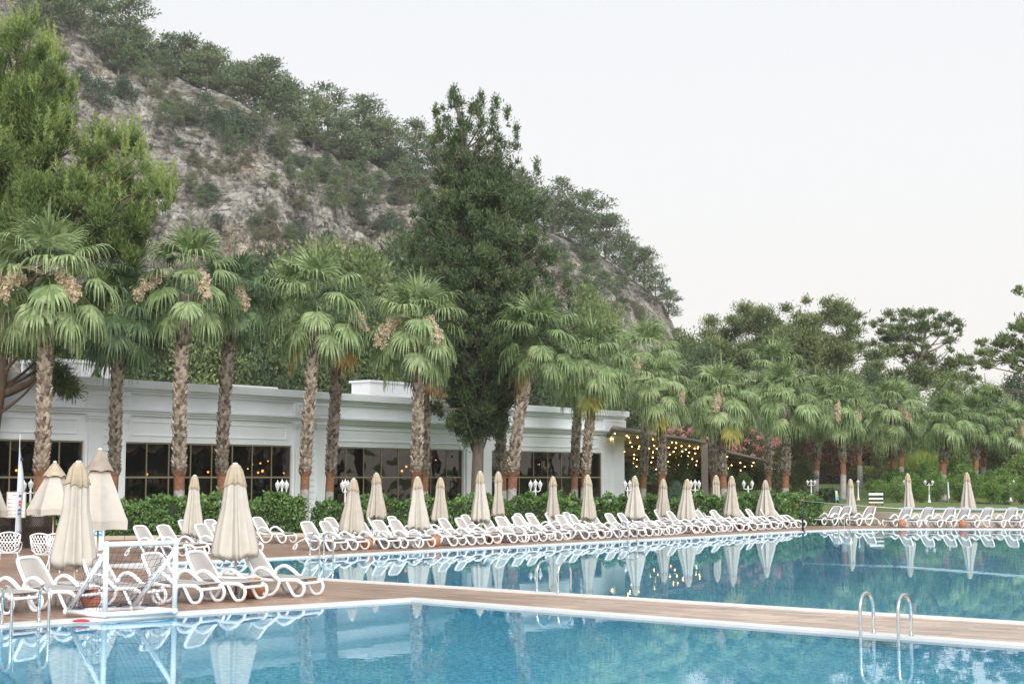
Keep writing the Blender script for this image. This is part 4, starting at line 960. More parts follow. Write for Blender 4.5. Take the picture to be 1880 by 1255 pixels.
# ------------------------------------------------------------------ left corner: chairs, screen, board, banner, bin
def lattice_chair(px, pyb, rz, label):
    g = G(px, pyb); o = empty('lattice_chair', g, rz, label, 'chair', 'white lattice back garden chairs')
    W_ = .29; cv = lambda x, z: (x, .22 + .10*(z-.45) + .05*(1-(x/W_)**2), z)
    m = MB(); top = [(-W_, .92), (-.15, .965), (0, .985), (.15, .965), (W_, .92)]; bot = [(-W_*.86, .56), (-.13, .47), (0, .44), (.13, .47), (W_*.86, .56)]
    m.tube(spline([cv(*p) for p in top], 4), .022, 8); m.tube(spline([cv(*p) for p in bot], 4), .02, 8)
    for s in (-1, 1): m.tube([cv(s*W_, .92), cv(s*W_*.86, .56)], .022, 8)
    zt = lambda x: .985 - .065*(x/W_)**2 - .01; zb = lambda x: .44 + .12*(abs(x)/(W_*.86))**1.6
    for k in range(-9, 10):
        for s in (-1, 1):
            pts = []
            for q in range(13):
                z = .42 + .56*q/12; x = k*.085 + s*(z-.7)*.62
                if abs(x) < W_*(.86+.14*(z-.56)/.36) and zb(x) < z < zt(x): pts.append(cv(x, z))
            if len(pts) > 1: m.tube(pts, .012, 5)
    m.tube(spline([cv(-W_*.95, .74), cv(0, .72), cv(W_*.95, .74)], 4), .016, 6)
    m.build('backrest', WHITE, o)
    MB().lathe([(.001, .445), (.27, .445), (.285, .43), (.27, .41), (.001, .41)], 20).build('seat', WHITE, o)
    for s in (-1, 1):
        MB().tube(spline([cv(s*W_, .72), (s*(W_+.03), .05, .68), (s*(W_+.02), -.20, .63), (s*(W_-.01), -.24, .52), (s*(W_-.06), -.18, .44)], 4), .019, 8).build('armrest', WHITE, o)
        for y, y2 in ((-.20, -.27), (.20, .30)): MB().tube(spline([(s*.22, y, .43), (s*.25, y*1.1, .25), (s*.30, y2, .0)], 3), .018, 8).build('leg', WHITE, o)
    return o
lattice_chair(16, 1043, R(195), 'white lattice back chair at the far left edge'); lattice_chair(82, 1047, R(168), 'white lattice back chair just left of the tall parasol')
lattice_chair(112, 1050, R(60), 'white lattice chair mostly hidden behind the tall parasol')
def screen():
    a, b = P(-60, 990, 50.5), P(99, 990, 50.0); o = empty('lattice_screen', (a.x, a.y, 0), math.atan2(b.y-a.y, b.x-a.x), 'dark brown woven screen behind the lattice chairs', 'screen')
    wd = (Vector((b.x-a.x, b.y-a.y))).length; zt = P(50, 951, 50).z; m = MB(); nrow = 15
    for s in (-1, 1):
        q = -zt
        while q < wd + zt:
            x0, z0, x1, z1 = (q, .04, q + zt, zt) if s > 0 else (q, zt, q + zt, .04)
            t0 = max(0, (-x0)/(x1-x0)); t1 = min(1, (wd-x0)/(x1-x0))
            if t1 > t0: m.tube([(x0+(x1-x0)*t0, s*.008, z0+(z1-z0)*t0), (x0+(x1-x0)*t1, s*.008, z0+(z1-z0)*t1)], .019, 4, False)
            q += .085
    m.build('lattice', RATTAN, o)
    f = MB(); f.span(-.03, wd+.03, -.03, .03, zt, zt+.06); f.span(-.03, wd+.03, -.03, .03, 0, .05)
    for x in (0, wd*.5, wd): f.span(x-.03, x+.03, -.035, .035, .0, zt+.002)
    f.build('frame', RATTAN, o); MB().span(0, wd, .03, .045, .05, zt-.28).build('back_panel', RATTAN, o)
screen()
def board():
    Y = 49.4; a, b = P(11, 950, Y), P(46.5, 950, Y); zt, zb = P(28, 902, Y).z, P(28, 950, Y).z; wd = b.x - a.x
    o = empty('notice_board', (a.x, Y, 0), 0, 'white notice board with printed timetable in a beige frame by the banner', 'notice board')
    MB().span(.03, wd-.03, 0, .03, zb+.03, zt-.03).build('panel', WHITE, o)
    f = MB(); f.span(0, wd, -.01, .04, zt-.03, zt); f.span(0, wd, -.01, .04, zb, zb+.03); f.span(0, .03, -.01, .04, zb+.03, zt-.03); f.span(wd-.03, wd, -.01, .04, zb+.03, zt-.03); f.build('frame', POLE, o)
    l = MB()
    for x in (.12, wd-.12): l.span(x-.02, x+.02, .05, .09, 0, zb+.2)
    l.build('legs', BLACKM, o)
    k = MB(); hh = zt - zb
    k.span(.2, .52, -.006, -.001, zt-.13, zt-.10)
    for r_ in range(5):
        for c in range(3): k.span(.09+c*.19, .22+c*.19, -.006, -.001, zb+.10+r_*.13, zb+.112+r_*.13); k.span(.09+c*.19, .19+c*.19, -.006, -.001, zb+.13+r_*.13, zb+.139+r_*.13)
    k.build('printed_lines', INKG, o)
    k = MB(); [k.span(.06, .09, -.006, -.001, zb+.10+r_*.13, zb+.13+r_*.13) for r_ in range(5)]; k.build('printed_marks', INKR, o)
board()
def banner():
    Y = 47.0; g = G(27, 1008); b0 = P(27, 1008, Y); base = Vector((b0.x, Y, 0)); o = empty('feather_banner', base, R(66), 'tall thin feather banner with blue and red print seen nearly edge on', 'banner')
    tp = P(37, 797, Y); zt = tp.z; z0 = P(29, 978, Y).z; lean = (tp.x - b0.x)
    inv = Matrix.Rotation(-R(66), 3, 'Z')
    c = lambda z: inv @ Vector((lean * z / zt, 0, 0)) + Vector((0, 0, z))
    pole = [c(zt*k/12) for k in range(13)]; MB().tube(pole, [.022 - .001*k for k in range(13)], 8).build('pole', FLAGW, o)
    m = MB(); vs, fs = [], []; n = 30
    for i in range(n+1):
        t = i/n; z = z0 + (zt-z0)*t; w_ = .27 * (1 - t**2.0) + .02
        p = c(z); wav = .03*math.sin(t*9); vs += [p, p + Vector((w_*.5, wav, 0)), p + Vector((w_, wav*1.6, 0))]
    for i in range(n): fs += [(3*i, 3*i+1, 3*i+4, 3*i+3), (3*i+1, 3*i+2, 3*i+5, 3*i+4)]
    m.add(vs, fs, True); fl = m.build('flag', FLAGW, o); s_ = fl.modifiers.new('cloth', 'SOLIDIFY'); s_.thickness = .006
    ink = {0: MB(), 1: MB()}
    for (py0, py1, k) in ((838, 846, 0), (884, 905, 0), (889, 900, 1), (905, 913, 0), (917, 928, 1), (932, 938, 0), (940, 944, 0)):
        za, zb_ = P(30, py1, Y).z, P(30, py0, Y).z; step = (zb_-za)/max(1, round((zb_-za)/.1)); z = za; rnd = random.Random(int(py0))
        while z < zb_ - .01:
            p = c(z + step*.4); x0, x1 = .04 + rnd.random()*.03, .17 + rnd.random()*.04
            for s in (-1, 1): ink[k].box((p.x + (x0+x1)/2, p.y + s*.022 + .012, p.z), (x1-x0, .004, step*.55))
            z += step
    ink[0].build('print', INKN, fl); ink[1].build('print', INKR, fl)
banner()
g = P(181, 1012, 48.5); o = empty('white_bin', (g.x, 48.5, 0), R(10), 'white box with a blue label under the largest half open parasol', 'bin')
zt = P(181, 968, 48.5).z; MB().span(-.18, .18, -.18, .18, .0, zt-.05).build('body', WHITE, o, bevel=.02); MB().span(-.2, .2, -.2, .2, zt-.049, zt).build('lid', WHITE, o, bevel=.015)
k = MB(); k.span(-.14, .14, -.186, -.181, zt-.28, zt-.09); k.build('label_sheet', BLUEL, o)
k = MB(); k.add([(.11*math.cos(a)*(1 if q else .55), -.189, zt-.185+.05*math.sin(a)*(1 if q else .3)) for q in (0, 1) for a in [math.pi*2*i/16 for i in range(16)]], [(i, (i+1) % 16, 16+(i+1) % 16, 16+i) for i in range(10)]); k.build('emblem', WHITE, o)
g = P(98, 985, 46); o = empty('white_locker', (g.x, 47.5, 0), 0, 'pale grey box standing just left of the tall parasol', 'box')
MB().span(.0, .28, 0, .3, 0, P(98, 957, 47.5).z).build('body', plain('pale_grey_metal', (.45, .46, .47), .5, .06), o, bevel=.01); MB().span(.02, .26, -.012, -.001, .1, P(98, 962, 47.5).z-.05).build('door', plain('pale_grey_door', (.5, .51, .52), .5, .06), o)

# ------------------------------------------------------------------ foliage
def unit(n): v = RNG.normal(size=(n, 3)); return v / np.linalg.norm(v, axis=1, keepdims=True)
def leaf_quads(c, axis, side, ln, wd):
    """pointed leaves: c (N,3) base, axis/side unit (N,3)"""
    ln = np.asarray(ln)[:, None] if np.ndim(ln) else ln; wd = np.asarray(wd)[:, None] if np.ndim(wd) else wd
    v = np.stack([c - axis*ln*.5, c + side*wd*.5, c + axis*ln*.5, c - side*wd*.5], 1)
    return v.reshape(-1, 3)
def clump(centers, radii, counts, ln, wd, up=0.2, out=0.8, shell=0.45, jit=0.35, soft=0.2):
    """leaf sprays filling ellipsoids; axis points outward and up"""
    V = []
    for c, r, n in zip(centers, radii, counts):
        n = int(n); d = unit(n); rr = ((shell + (1 - shell) * RNG.random(n)**.6) * (1 + soft*RNG.normal(size=n)))[:, None]
        p = np.asarray(c) + d * rr * np.asarray(r)
        ax = d*out + np.array([0, 0, up]) + RNG.normal(size=(n, 3))*jit; ax /= np.linalg.norm(ax, axis=1, keepdims=True)
        sd_ = np.cross(ax, unit(n)); sd_ /= np.linalg.norm(sd_, axis=1, keepdims=True) + 1e-6
        f = RNG.uniform(.7, 1.3, n)
        V.append(leaf_quads(p, ax, sd_, ln*f, wd*f))
    return np.concatenate(V)

# --- palms -----------------------------------------------------------------
def fan_leaf(origin, d0, side, pl, bl, droop, nseg=30, wid=.052, rnd=random, blade_droop=1.0, petw=.03):
    """one fan leaf; returns triangles/quads as a list of strips (vertex quads)"""
    q = []; p = Vector(origin); d = Vector(d0).normalized(); s = Vector(side).normalized(); n = 7; st = pl / n; path = [p.copy()]
    for k in range(n):
        d = (d + Vector((0, 0, -droop * (0.4 + k/n) / n))).normalized(); p = p + d * st; path.append(p.copy())
    for a, b in zip(path, path[1:]):
        up = s.cross((b-a).normalized()) * petw * .35
        q += [a - s*petw*.5 + up, b - s*petw*.45 + up, b + s*petw*.45 + up, a + s*petw*.5 + up]
    nrm_ = d.cross(s).normalized()
    d = (d + Vector((0, 0, -droop*.35))).normalized(); s = (s - d*s.dot(d)).normalized(); nrm_ = s.cross(d).normalized()
    if nrm_.z < 0: nrm_ = -nrm_
    for k in range(nseg):
        a = (k + .5) / nseg * 2 - 1; ang = a * R(100) + rnd.uniform(-.03, .03)
        dirn = d*math.cos(ang) + s*math.sin(ang) - nrm_ * (.10 + .28*a*a)
        dirn.normalize(); sv = (s*math.cos(ang) - d*math.sin(ang)).normalized()
        ln = bl * (1 - .30*abs(a)**2.2) * rnd.uniform(.92, 1.06); fold = .012 if k % 2 else -.012
        pts = []; pp = p.copy(); dd = dirn.copy(); m = 6
        for j in range(m+1):
            t = j/m; pts.append((pp.copy(), t)); g = 0.0 if t < .36 else blade_droop * (t - .22) * 1.7
            dd = (dd + Vector((rnd.uniform(-.05, .05), rnd.uniform(-.05, .05), -g * rnd.uniform(.7, 1.3)))).normalized(); pp = pp + dd * (ln/m)
        wmax = ln * 2 * math.sin(R(100)/nseg) * .70
        def wat(t): return wmax * (t / .36) if t < .36 else wmax * max(.12, ((1 - t) / .64) ** 1.5)
        for (a0, t0), (a1, t1) in zip(pts, pts[1:]):
            w0, w1 = wat(t0)*.5, wat(t1)*.5; f = nrm_*fold
            q += [a0 - sv*w0, a1 - sv*w1, a1 + sv*w1 + f, a0 + sv*w0 + f]
    return q
def stitch(q, seg):
    return np.array([tuple(v) for v in q], dtype=np.float32)
def crown_mesh(seed, nf=36, dead=0):
    rnd = random.Random(seed); V = []
    for i in range(nf):
        t = (i + .5) / nf                        # 0 young and upright .. 1 old and hanging
        az = i * 2.39996 + rnd.uniform(-.3, .3); el_ = R(84 - 132 * t**1.1) + rnd.uniform(-.15, .15)
        d = Vector((math.cos(az)*math.cos(el_), math.sin(az)*math.cos(el_), math.sin(el_))); s = Vector((-math.sin(az), math.cos(az), 0))
        s = (s + Vector((0, 0, rnd.uniform(-.35, .35)))).normalized(); s = (s - d*s.dot(d)).normalized()
        o = Vector((math.cos(az)*.16, math.sin(az)*.16, .35 - .75*t))
        V += fan_leaf(o, d, s, rnd.uniform(1.0, 1.55) * (0.60 + .62*min(1, t*1.6)), rnd.uniform(1.35, 1.7) * (.88 + .12*math.sin(math.pi*t)), .30 + .95*t, 30, rnd=rnd, blade_droop=(.25 + 2.3*t if t < .32 else 1.0 + .6*t))
    # spear: the folded new leaf
    for k in range(5):
        a = k*1.256; b = Vector((.03*math.cos(a), .03*math.sin(a), .3)); tp = Vector((.05*math.cos(a+.4), .05*math.sin(a+.4), 2.5 + .5*rnd.random())); sv = Vector((-math.sin(a), math.cos(a), 0))*.035
        V += [b - sv, tp - sv*.2, tp + sv*.2, b + sv]
    return np_mesh('crown', stitch(V, 4), 4)
def dead_mesh(seed, n):
    rnd = random.Random(seed); V = []
    for i in range(n):
        az = rnd.uniform(-.5, .5); el_ = R(-38) + rnd.uniform(-.1, .1)
        d = Vector((math.cos(az)*math.cos(el_), math.sin(az)*math.cos(el_), math.sin(el_))); s = Vector((-math.sin(az), math.cos(az), 0))
        V += fan_leaf(Vector((.2, 0, -.45)), d, s, 1.35, 1.3, 1.7, 24, rnd=rnd, blade_droop=1.7)
    return np_mesh('dead_frond', stitch(V, 4), 4)
def flower_mesh(seed):
    rnd = random.Random(seed); V = []; RS = np.random.default_rng(seed); pth = []
    p = Vector((.1, 0, .1)); d = Vector((.9, rnd.uniform(-.2, .2), .42)).normalized()
    for k in range(12): pth.append(p.copy()); p = p + d*.22; d = (d + Vector((0, 0, -.17))).normalized()
    for a, b in zip(pth, pth[1:]):
        for s in (Vector((0, .018, 0)), Vector((0, 0, .018))): V += [a - s, b - s, b + s, a + s]
    C = []
    for k in range(5, 12):
        for _ in range(5): C.append(pth[k] + Vector((rnd.uniform(-.18, .18), rnd.uniform(-.18, .18), rnd.uniform(-.55, .05))))
    q = clump([tuple(c) for c in C], [(.10, .10, .16)]*len(C), [34]*len(C), .08, .055, up=-.6, out=.5, shell=.1)
    return np_mesh('flower_cluster', np.concatenate([stitch(V, 4), q]), 4)
CROWNS = [crown_mesh(s, n) for s, n in ((1, 32), (2, 34), (3, 30), (4, 32), (5, 35))]
DEADS = [dead_mesh(s, 1) for s in (1, 2)]; FLOW = [flower_mesh(s) for s in (1, 2, 3)]
def crown_of(i, mt):
    me = CROWNS[i % len(CROWNS)]
    key = me.name + mt.name
    if key not in CR_CACHE:
        c = me.copy(); c.materials.clear(); c.materials.append(mt); CR_CACHE[key] = c
    return CR_CACHE[key]
CR_CACHE = {}
def mesh_mat(me, mt):
    key = me.name + mt.name
    if key not in CR_CACHE:
        c = me.copy(); c.materials.clear(); c.materials.append(mt); CR_CACHE[key] = c
    return CR_CACHE[key]
def palm_trunk(path, rad, seed, mt, parent):
    """boots: rows of cut leaf bases spiralling up a core"""
    rnd = random.Random(seed); m = MB(); Ls = [0]
    for a, b in zip(path, path[1:]): Ls.append(Ls[-1] + (b-a).length)
    tot = Ls[-1]
    def at(s):
        for i in range(len(path)-1):
            if s <= Ls[i+1] or i == len(path)-2:
                t = (s-Ls[i])/(Ls[i+1]-Ls[i]); return path[i].lerp(path[i+1], t), (path[i+1]-path[i]).normalized()
    rr = lambda s: rad * (1.12 - .10*min(1, s/1.5)) * (1 - .10*s/tot) * (1.0 + (.08 if tot - 1.5 < s < tot - .7 else 0) - (.45*(s - tot + .7)/.7 if s > tot - .7 else 0))
    ks = [tot*i/24 for i in range(25)]
    m.tube([at(s)[0] for s in ks], [rr(s)*.90 for s in ks], 14, True)
    s = 2.65 if path[0].z < 1.2 else .3; row = 0; dz = .105
    nb = max(8, int(2*math.pi*rad/.24))
    while s < tot - .25:
        c, t = at(s); r = rr(s)
        for k in range(nb):
            a = 2*math.pi*(k + .5*(row % 2))/nb + rnd.uniform(-.10, .10); o = Vector((math.cos(a), math.sin(a), 0)); sd_ = Vector((-math.sin(a), math.cos(a), 0))
            h = rnd.uniform(.15, .27); w_ = rad*2*math.pi/nb*.52; outw = rnd.uniform(.04, .12) * (1.5 if rnd.random() < .06 else 1)
            b0, b1 = c + o*r*.88 - sd_*w_ - t*.04, c + o*r*.88 + sd_*w_ - t*.04; t0, t1 = c + o*(r + outw) - sd_*w_*.50 + t*h, c + o*(r + outw) + sd_*w_*.50 + t*h
            n0, n1 = c + o*(r*.9) - sd_*w_*.4 + t*(h-.03), c + o*(r*.9) + sd_*w_*.4 + t*(h-.03)
            mid = c + o*(r*.97 + outw*.5) + t*h*.35
            m.add([b0, b1, t1, t0, n0, n1, mid], [(0, 1, 6), (1, 2, 6), (2, 3, 6), (3, 0, 6), (3, 2, 5, 4), (1, 5, 2), (0, 3, 4)])
        s += dz*1.35; row += 1
    return m.build('trunk', mt, parent)
PALMS = [  # px foot, distance, px crown, py crown hub, crown scale, trunk px, dark, dead fronds, flowers, label
    (70, 56, 88, 505, 1.02, 30, 0, 0, 3, 'tall palm at far left with pale trunk and tan flower clusters on both sides'),
    (203, 61, 226, 560, .95, 25, 1, 0, 0, 'brown trunked palm whose crown hides in the bright pine'),
    (327, 61, 347, 508, .98, 29, 0, 0, 2, 'tall pale trunked palm between the first and second window bays of the left wing'),
    (409, 65, 425, 535, .88, 25, 1, 0, 2, 'dark trunked palm with tan flowers behind the big near parasol'),
    (563, 65, 576, 545, .96, 24, 0, 1, 0, 'palm with one golden dead frond hanging on its left side'),
    (607, 70, 618, 575, .88, 23, 1, 1, 1, 'dark trunked palm with an orange dead frond, close behind another palm'),
    (760, 68, 770, 590, .98, 24, 0, 0, 2, 'palm left of the cypress with pale flowers on its right side'),
    (776, 74, 786, 640, .72, 19, 1, 2, 0, 'thin dark palm with a skirt of brown dead fronds left of the cypress'),
    (920, 79, 924, 690, .62, 23, 1, 0, 0, 'dark straight palm trunk just right of the cypress trunk'),
    (938, 70, 985, 610, .90, 25, 0, 1, 0, 'leaning palm right of the cypress with a yellow dead frond along its trunk'),
    (1057, 86, 1062, 672, .88, 19, 1, 0, 0, 'rear palm of the close pair before the right end of the building'),
    (1074, 78, 1088, 655, .95, 20, 0, 1, 0, 'front palm of the close pair before the right end of the building'),
    (1180, 92, 1185, 650, 1.02, 17, 1, 0, 1, 'left palm of the two before the large pergola'),
    (1211, 85, 1217, 705, .86, 20, 1, 1, 1, 'right palm of the two before the large pergola with yellow fronds'),
    (1308, 98, 1310, 728, .85, 17, 1, 0, 0, 'rear palm beside the big pergola post'),
    (1329, 88, 1327, 722, .95, 19, 1, 1, 1, 'front palm beside the big pergola post with a pale flower tuft'),
    (1412, 102, 1414, 680, 1.0, 16, 1, 0, 0, 'tall rear palm over the smaller pergola'),
    (1444, 92, 1438, 725, .98, 19, 1, 0, 0, 'palm with full green crown right of the smaller pergola'),
    (1498, 106, 1500, 735, .90, 16, 1, 0, 0, 'palm behind the net post with a brick red foot'),
    (1546, 100, 1538, 742, .88, 16, 1, 0, 1, 'palm with straw flower tuft above the small parasol'),
    (1577, 114, 1575, 745, .95, 14, 1, 0, 1, 'rear palm right of the small parasol'),
    (1641, 104, 1640, 748, .92, 15, 1, 0, 1, 'left palm of the pair before the lime green grasses with a long straw flower'),
    (1656, 112, 1664, 752, .92, 15, 1, 0, 0, 'right palm of the pair before the lime green grasses'),
    (1732, 98, 1733, 765, .80, 19, 1, 0, 0, 'thick short palm between the two right parasols'),
    (1792, 106, 1790, 765, .85, 14, 1, 0, 0, 'left palm of the pair behind the right parasol'),
    (1802, 112, 1812, 750, .95, 14, 1, 0, 0, 'right palm of the pair behind the right parasol'),
    (1863, 108, 1862, 778, .80, 14, 1, 0, 1, 'last palm at the right edge of the photo'),
]
rp = random.Random(5)
for i, (px, Y, pxc, pyc, sc, tw, dark, nd, nfl, lb) in enumerate(PALMS):
    x = colX(px, Y); zb = garden_z(x, Y) if px > 1480 else 0.0
    hub = P(pxc, pyc + 2, Y); o = empty('palm_tree', (x, Y, zb), 0, lb, 'palm tree', 'palms in a row behind the hedge')
    top = hub - Vector((x, Y, zb)); n = 10
    lean = Vector((top.x, rp.uniform(-.2, .2), 0)); path = []
    for k in range(n+1):
        t = k/n; path.append(Vector((lean.x*t**1.6 + .10*math.sin(t*4 + i), lean.y*t, top.z*t - (.1 if k == 0 else 0))))
    rad = min(.34, tw * Y / F / 2 * .77)
    palm_trunk(path[:-1] + [path[-2].lerp(path[-1], .35)], rad, i, T_DARK if dark else T_LIGHT, o)
    s_ = sc * 1.08
    c = link('crown', crown_of(i, L_PALMD if (dark and i < 10) else L_PALM), None, o); c.location = path[-1]; c.rotation_euler = (rp.uniform(-.06, .06), rp.uniform(-.06, .06), rp.uniform(0, 6.28)); c.scale = (s_, s_, s_*rp.uniform(.95, 1.08))
    face = -math.pi/2                        # towards the pools
    for k in range(nd):
        side = {4: -.75, 5: .75, 7: .7, 9: -.8, 11: 0, 13: 0, 15: .6}.get(i, 1)
        d = link('dead_frond', mesh_mat(DEADS[k % 2], L_DEADB if i == 7 else L_YELL if i in (11, 13, 15) else L_DEAD), None, o); d.location = path[-1] + Vector((0, 0, -.28 - .2*k)); d.rotation_euler = (0, 0, face + side*(1.1 + .3*k)); d.scale = (s_*1.18, s_*1.1, s_*1.15)
        tag(d, 'brown dead frond hanging down' if i == 7 else 'golden yellow dying frond hanging down')
    for k in range(nfl):
        f = link('flower_cluster', mesh_mat(FLOW[(i+k) % 3], STRAW), None, o); f.location = path[-1] + Vector((0, 0, -.05)); f.rotation_euler = (0, 0, face + (.75, -.85, -.3)[k] + rp.uniform(-.2, .2) if i < 12 else face + rp.uniform(-.5, .5)); f.scale = (s_*1.05,)*3

# --- hedge -----------------------------------------------------------------
HEDGE = [(-25, 54.5), (-17.2, 57.2), (-8.7, 60.5), (-2.0, 64.2), (5.4, 68.2), (12.6, 71.8), (16.5, 76)]
def hedge(x0, x1, name, label, h0, flowers, seed):
    rnd = np.random.default_rng(seed); pts = [(x, lerp_tab(HEDGE, x)) for x in np.linspace(x0, x1, max(3, int((x1-x0)/1.2)))]
    o = empty(name, (pts[0][0], pts[0][1], 0), 0, label, 'hedge', 'clipped hedges behind the loungers'); b0 = np.array([pts[0][0], pts[0][1], 0])
    V = []; core = MB(); fl = []
    for (a, b) in zip(pts, pts[1:]):
        a, b = np.array([*a, 0.]), np.array([*b, 0.]); d = b-a; L_ = np.linalg.norm(d); d /= L_; nn = np.array([d[1], -d[0], 0]); th = .55
        hh = h0 + .12*math.sin(a[0]*1.7) + .08*math.sin(a[0]*4.1)
        edge = .62 if (tuple(a[:2]) == pts[0] or tuple(b[:2]) == pts[-1]) else 1.02
        core.box(tuple((a+b)/2 - b0 + np.array([0, 0, hh*.46])), (L_*edge, th*1.5, hh*.88), math.atan2(d[1], d[0]))
        n = int(L_*hh*420); s = rnd.random(n)*L_; z = rnd.random(n)**.85*hh; bul = .10*np.sin(a[0]*2.2 + s*2.5 + z*3) + .07*np.sin(s*6.5 - z*5 + a[0])
        p = a + d*s[:, None] + nn*(th*.86 + bul + rnd.normal(size=n)*.075)[:, None]; p[:, 2] = z
        nt_ = int(L_*th*2*520); s2 = rnd.random(nt_)*L_; y2 = rnd.uniform(-th, th, nt_); p2 = a + d*s2[:, None] + nn*y2[:, None]
        p2[:, 2] = hh + .10*np.sin(s2*3 + a[0]*3) + .10*np.sin(s2*7 + y2*5 + a[0]) + np.abs(rnd.normal(size=nt_))*.10 - .05
        ends = [p, p2]
        for e_, on in ((a, tuple(a[:2]) == pts[0]), (b, tuple(b[:2]) == pts[-1])):
            if on:
                ne = 700; q3 = e_ + nn*rnd.uniform(-th, th, ne)[:, None] + d*(rnd.normal(size=ne)*.10)[:, None]; q3[:, 2] = rnd.random(ne)*hh; ends.append(q3)
        pp = np.concatenate(ends); m_ = len(pp); ax = rnd.normal(size=(m_, 3))*.6 + nn*.7 + np.array([0, 0, .55]); ax /= np.linalg.norm(ax, axis=1, keepdims=True)
        sd_ = np.cross(ax, rnd.normal(size=(m_, 3))); sd_ /= np.linalg.norm(sd_, axis=1, keepdims=True); f = rnd.uniform(.7, 1.4, m_)
        V.append(leaf_quads(pp - b0, ax, sd_, .15*f, .085*f))
        for k in range(flowers):
            if rnd.random() < .35: q = pp[rnd.integers(0, m_)]; fl.append(q - b0 + nn*.06)
    core.build('twigs', HEDGEIN, o); link('leaves', np_mesh('leaves', np.concatenate(V), 4), L_HEDGE, o)
    if len(fl) > 1:
        link('blossoms', np_mesh('blossoms', clump(fl[::2], [(.05, .05, .05)]*len(fl[::2]), [9]*len(fl[::2]), .10, .08), 4), L_WHITEF, o)
        link('blossoms', np_mesh('blossoms', clump(fl[1::2], [(.05, .05, .05)]*len(fl[1::2]), [9]*len(fl[1::2]), .10, .08), 4), L_RED, o)
km = MB(); kp = [(x, lerp_tab(HEDGE, x) - .95) for x in np.linspace(-19, 13.5, 28)]
for a, b in zip(kp, kp[1:]):
    km.box(((a[0]+b[0])/2, (a[1]+b[1])/2, .07), (math.hypot(b[0]-a[0], b[1]-a[1]) - .012, .16, .16), math.atan2(b[1]-a[1], b[0]-a[0]))
tag(km.build('kerb', SANDW, bevel=.015), kind='structure')
hedge(-24.8, -20.0, 'hedge', 'hedge at the far left behind the notice board', 1.34, 0, 1)
hedge(-19.2, -8.9, 'hedge', 'dense green hedge from the half open parasols to the golden frond palm', 1.38, 1, 2)
hedge(-8.2, 3.6, 'hedge', 'green hedge with red and white blossoms in front of the third and fourth bays', 1.38, 3, 3)
hedge(4.1, 15.8, 'hedge', 'green hedge in front of the pergolas ending at the net post', 1.38, 2, 4)

# --- generic trees ----------------------------------------------------------
def tree_meshes(seed, h, spread, style, leaf_n, ln, wd, trunk_h=.35, levels=9):
    """real-size tree: limbs run to the clumps they carry"""
    rnd = random.Random(seed); m = MB(); C, Rr, Nn = [], [], []; th = h*trunk_h
    lean = Vector((rnd.uniform(-.12, .12)*h, rnd.uniform(-.08, .08)*h, 0))
    def axis(t): return Vector((lean.x*t*t, lean.y*t*t, h*.9*t))
    r0 = .020*h + .05
    m.tube([axis(k/8) - (Vector((0, 0, .3)) if k == 0 else Vector()) for k in range(9)], [r0*(1 - .85*k/8) for k in range(9)], 7)
    for k in range(levels):
        t = k / (levels - 1); z = th + (h*.98 - th) * t
        if style == 'pine': rad = spread * (.45 + .75*math.sin(math.pi*(.18 + .72*t))) * .8
        elif style == 'round': rad = spread * math.sqrt(max(.08, 1 - (2*t - .95)**2))
        elif style == 'column': rad = spread * (1.0 - .85*t)
        else: rad = spread * math.sqrt(max(.1, 1 - (1.5*t - .4)**2))
        nb = rnd.choice((3, 4, 5)) if style != 'pine' else rnd.choice((2, 3, 4))
        a0 = rnd.uniform(0, 6.28)
        for q in range(nb):
            a = a0 + q*6.283/nb + rnd.uniform(-.5, .5); rr = rad * rnd.uniform(.45, 1.0) * (1 if t < .95 else .35)
            b = axis(max(.12, z/h - .16)); c = Vector((axis(z/h).x + math.cos(a)*rr, axis(z/h).y + math.sin(a)*rr, z + rnd.uniform(-.04, .05)*h))
            mid = b.lerp(c, .55) + Vector((0, 0, -.03*h if style == 'pine' else .01*h)); m.tube(spline([b, mid, c], 3), [r0*.32*(1-.8*i/6) for i in range(7)], 5)
            cr = spread * rnd.uniform(.30, .52); fl = {'pine': .52, 'round': .85, 'bush': .85, 'column': 1.3}[style]
            C.append(tuple(c)); Rr.append((cr, cr, cr*fl)); Nn.append(cr*cr)
            if style == 'pine' and rnd.random() < .8:
                c2 = b.lerp(c, .62) + Vector((rnd.uniform(-.1, .1)*spread, rnd.uniform(-.1, .1)*spread, .05*h)); C.append(tuple(c2)); Rr.append((cr*.7, cr*.7, cr*.38)); Nn.append(cr*cr*.5)
    Nn = np.array(Nn); Nn = Nn / Nn.sum() * leaf_n
    return m.mesh('trunk'), np_mesh('crown', clump(C, Rr, Nn, ln, wd, up=.45, out=.7, shell=.35), 4)
class Kind:
    def __init__(s, variants, leaf, bark): s.v = variants; s.leaf = leaf; s.bark = bark; s.i = 0
    def place(s, name, loc, scale, label, cat, group, rz=None, bush=False, leaf=None):
        tm, cm = s.v[s.i % len(s.v)]; s.i += 1
        o = empty(name, loc, random.uniform(0, 6.28) if rz is None else rz, label, cat, group); o.scale = scale if isinstance(scale, tuple) else (scale,)*3
        link('trunk', mesh_mat(tm, s.bark), None, o); link('crown', mesh_mat(cm, leaf or s.leaf), None, o); return o
HP = Kind([tree_meshes(100+k, 10, 3.6, 'pine', 3000, .52, .17, .30, 8) for k in range(6)], L_HPINE, BARKG)
HB = Kind([tree_meshes(200+k, 5, 2.6, 'bush', 2400, .34, .17, .05, 7) for k in range(4)], L_HDARK, BARKG)
WD = Kind([tree_meshes(300+k, 11, 3.8, 'bush', 13000, .27, .13, .16, 10) for k in range(4)], L_WOOD, BARK)
CT = Kind([tree_meshes(400+k, 3.4, 1.6, 'round', 4200, .19, .10, .26, 6) for k in range(3)], L_CITRUS, BARK)
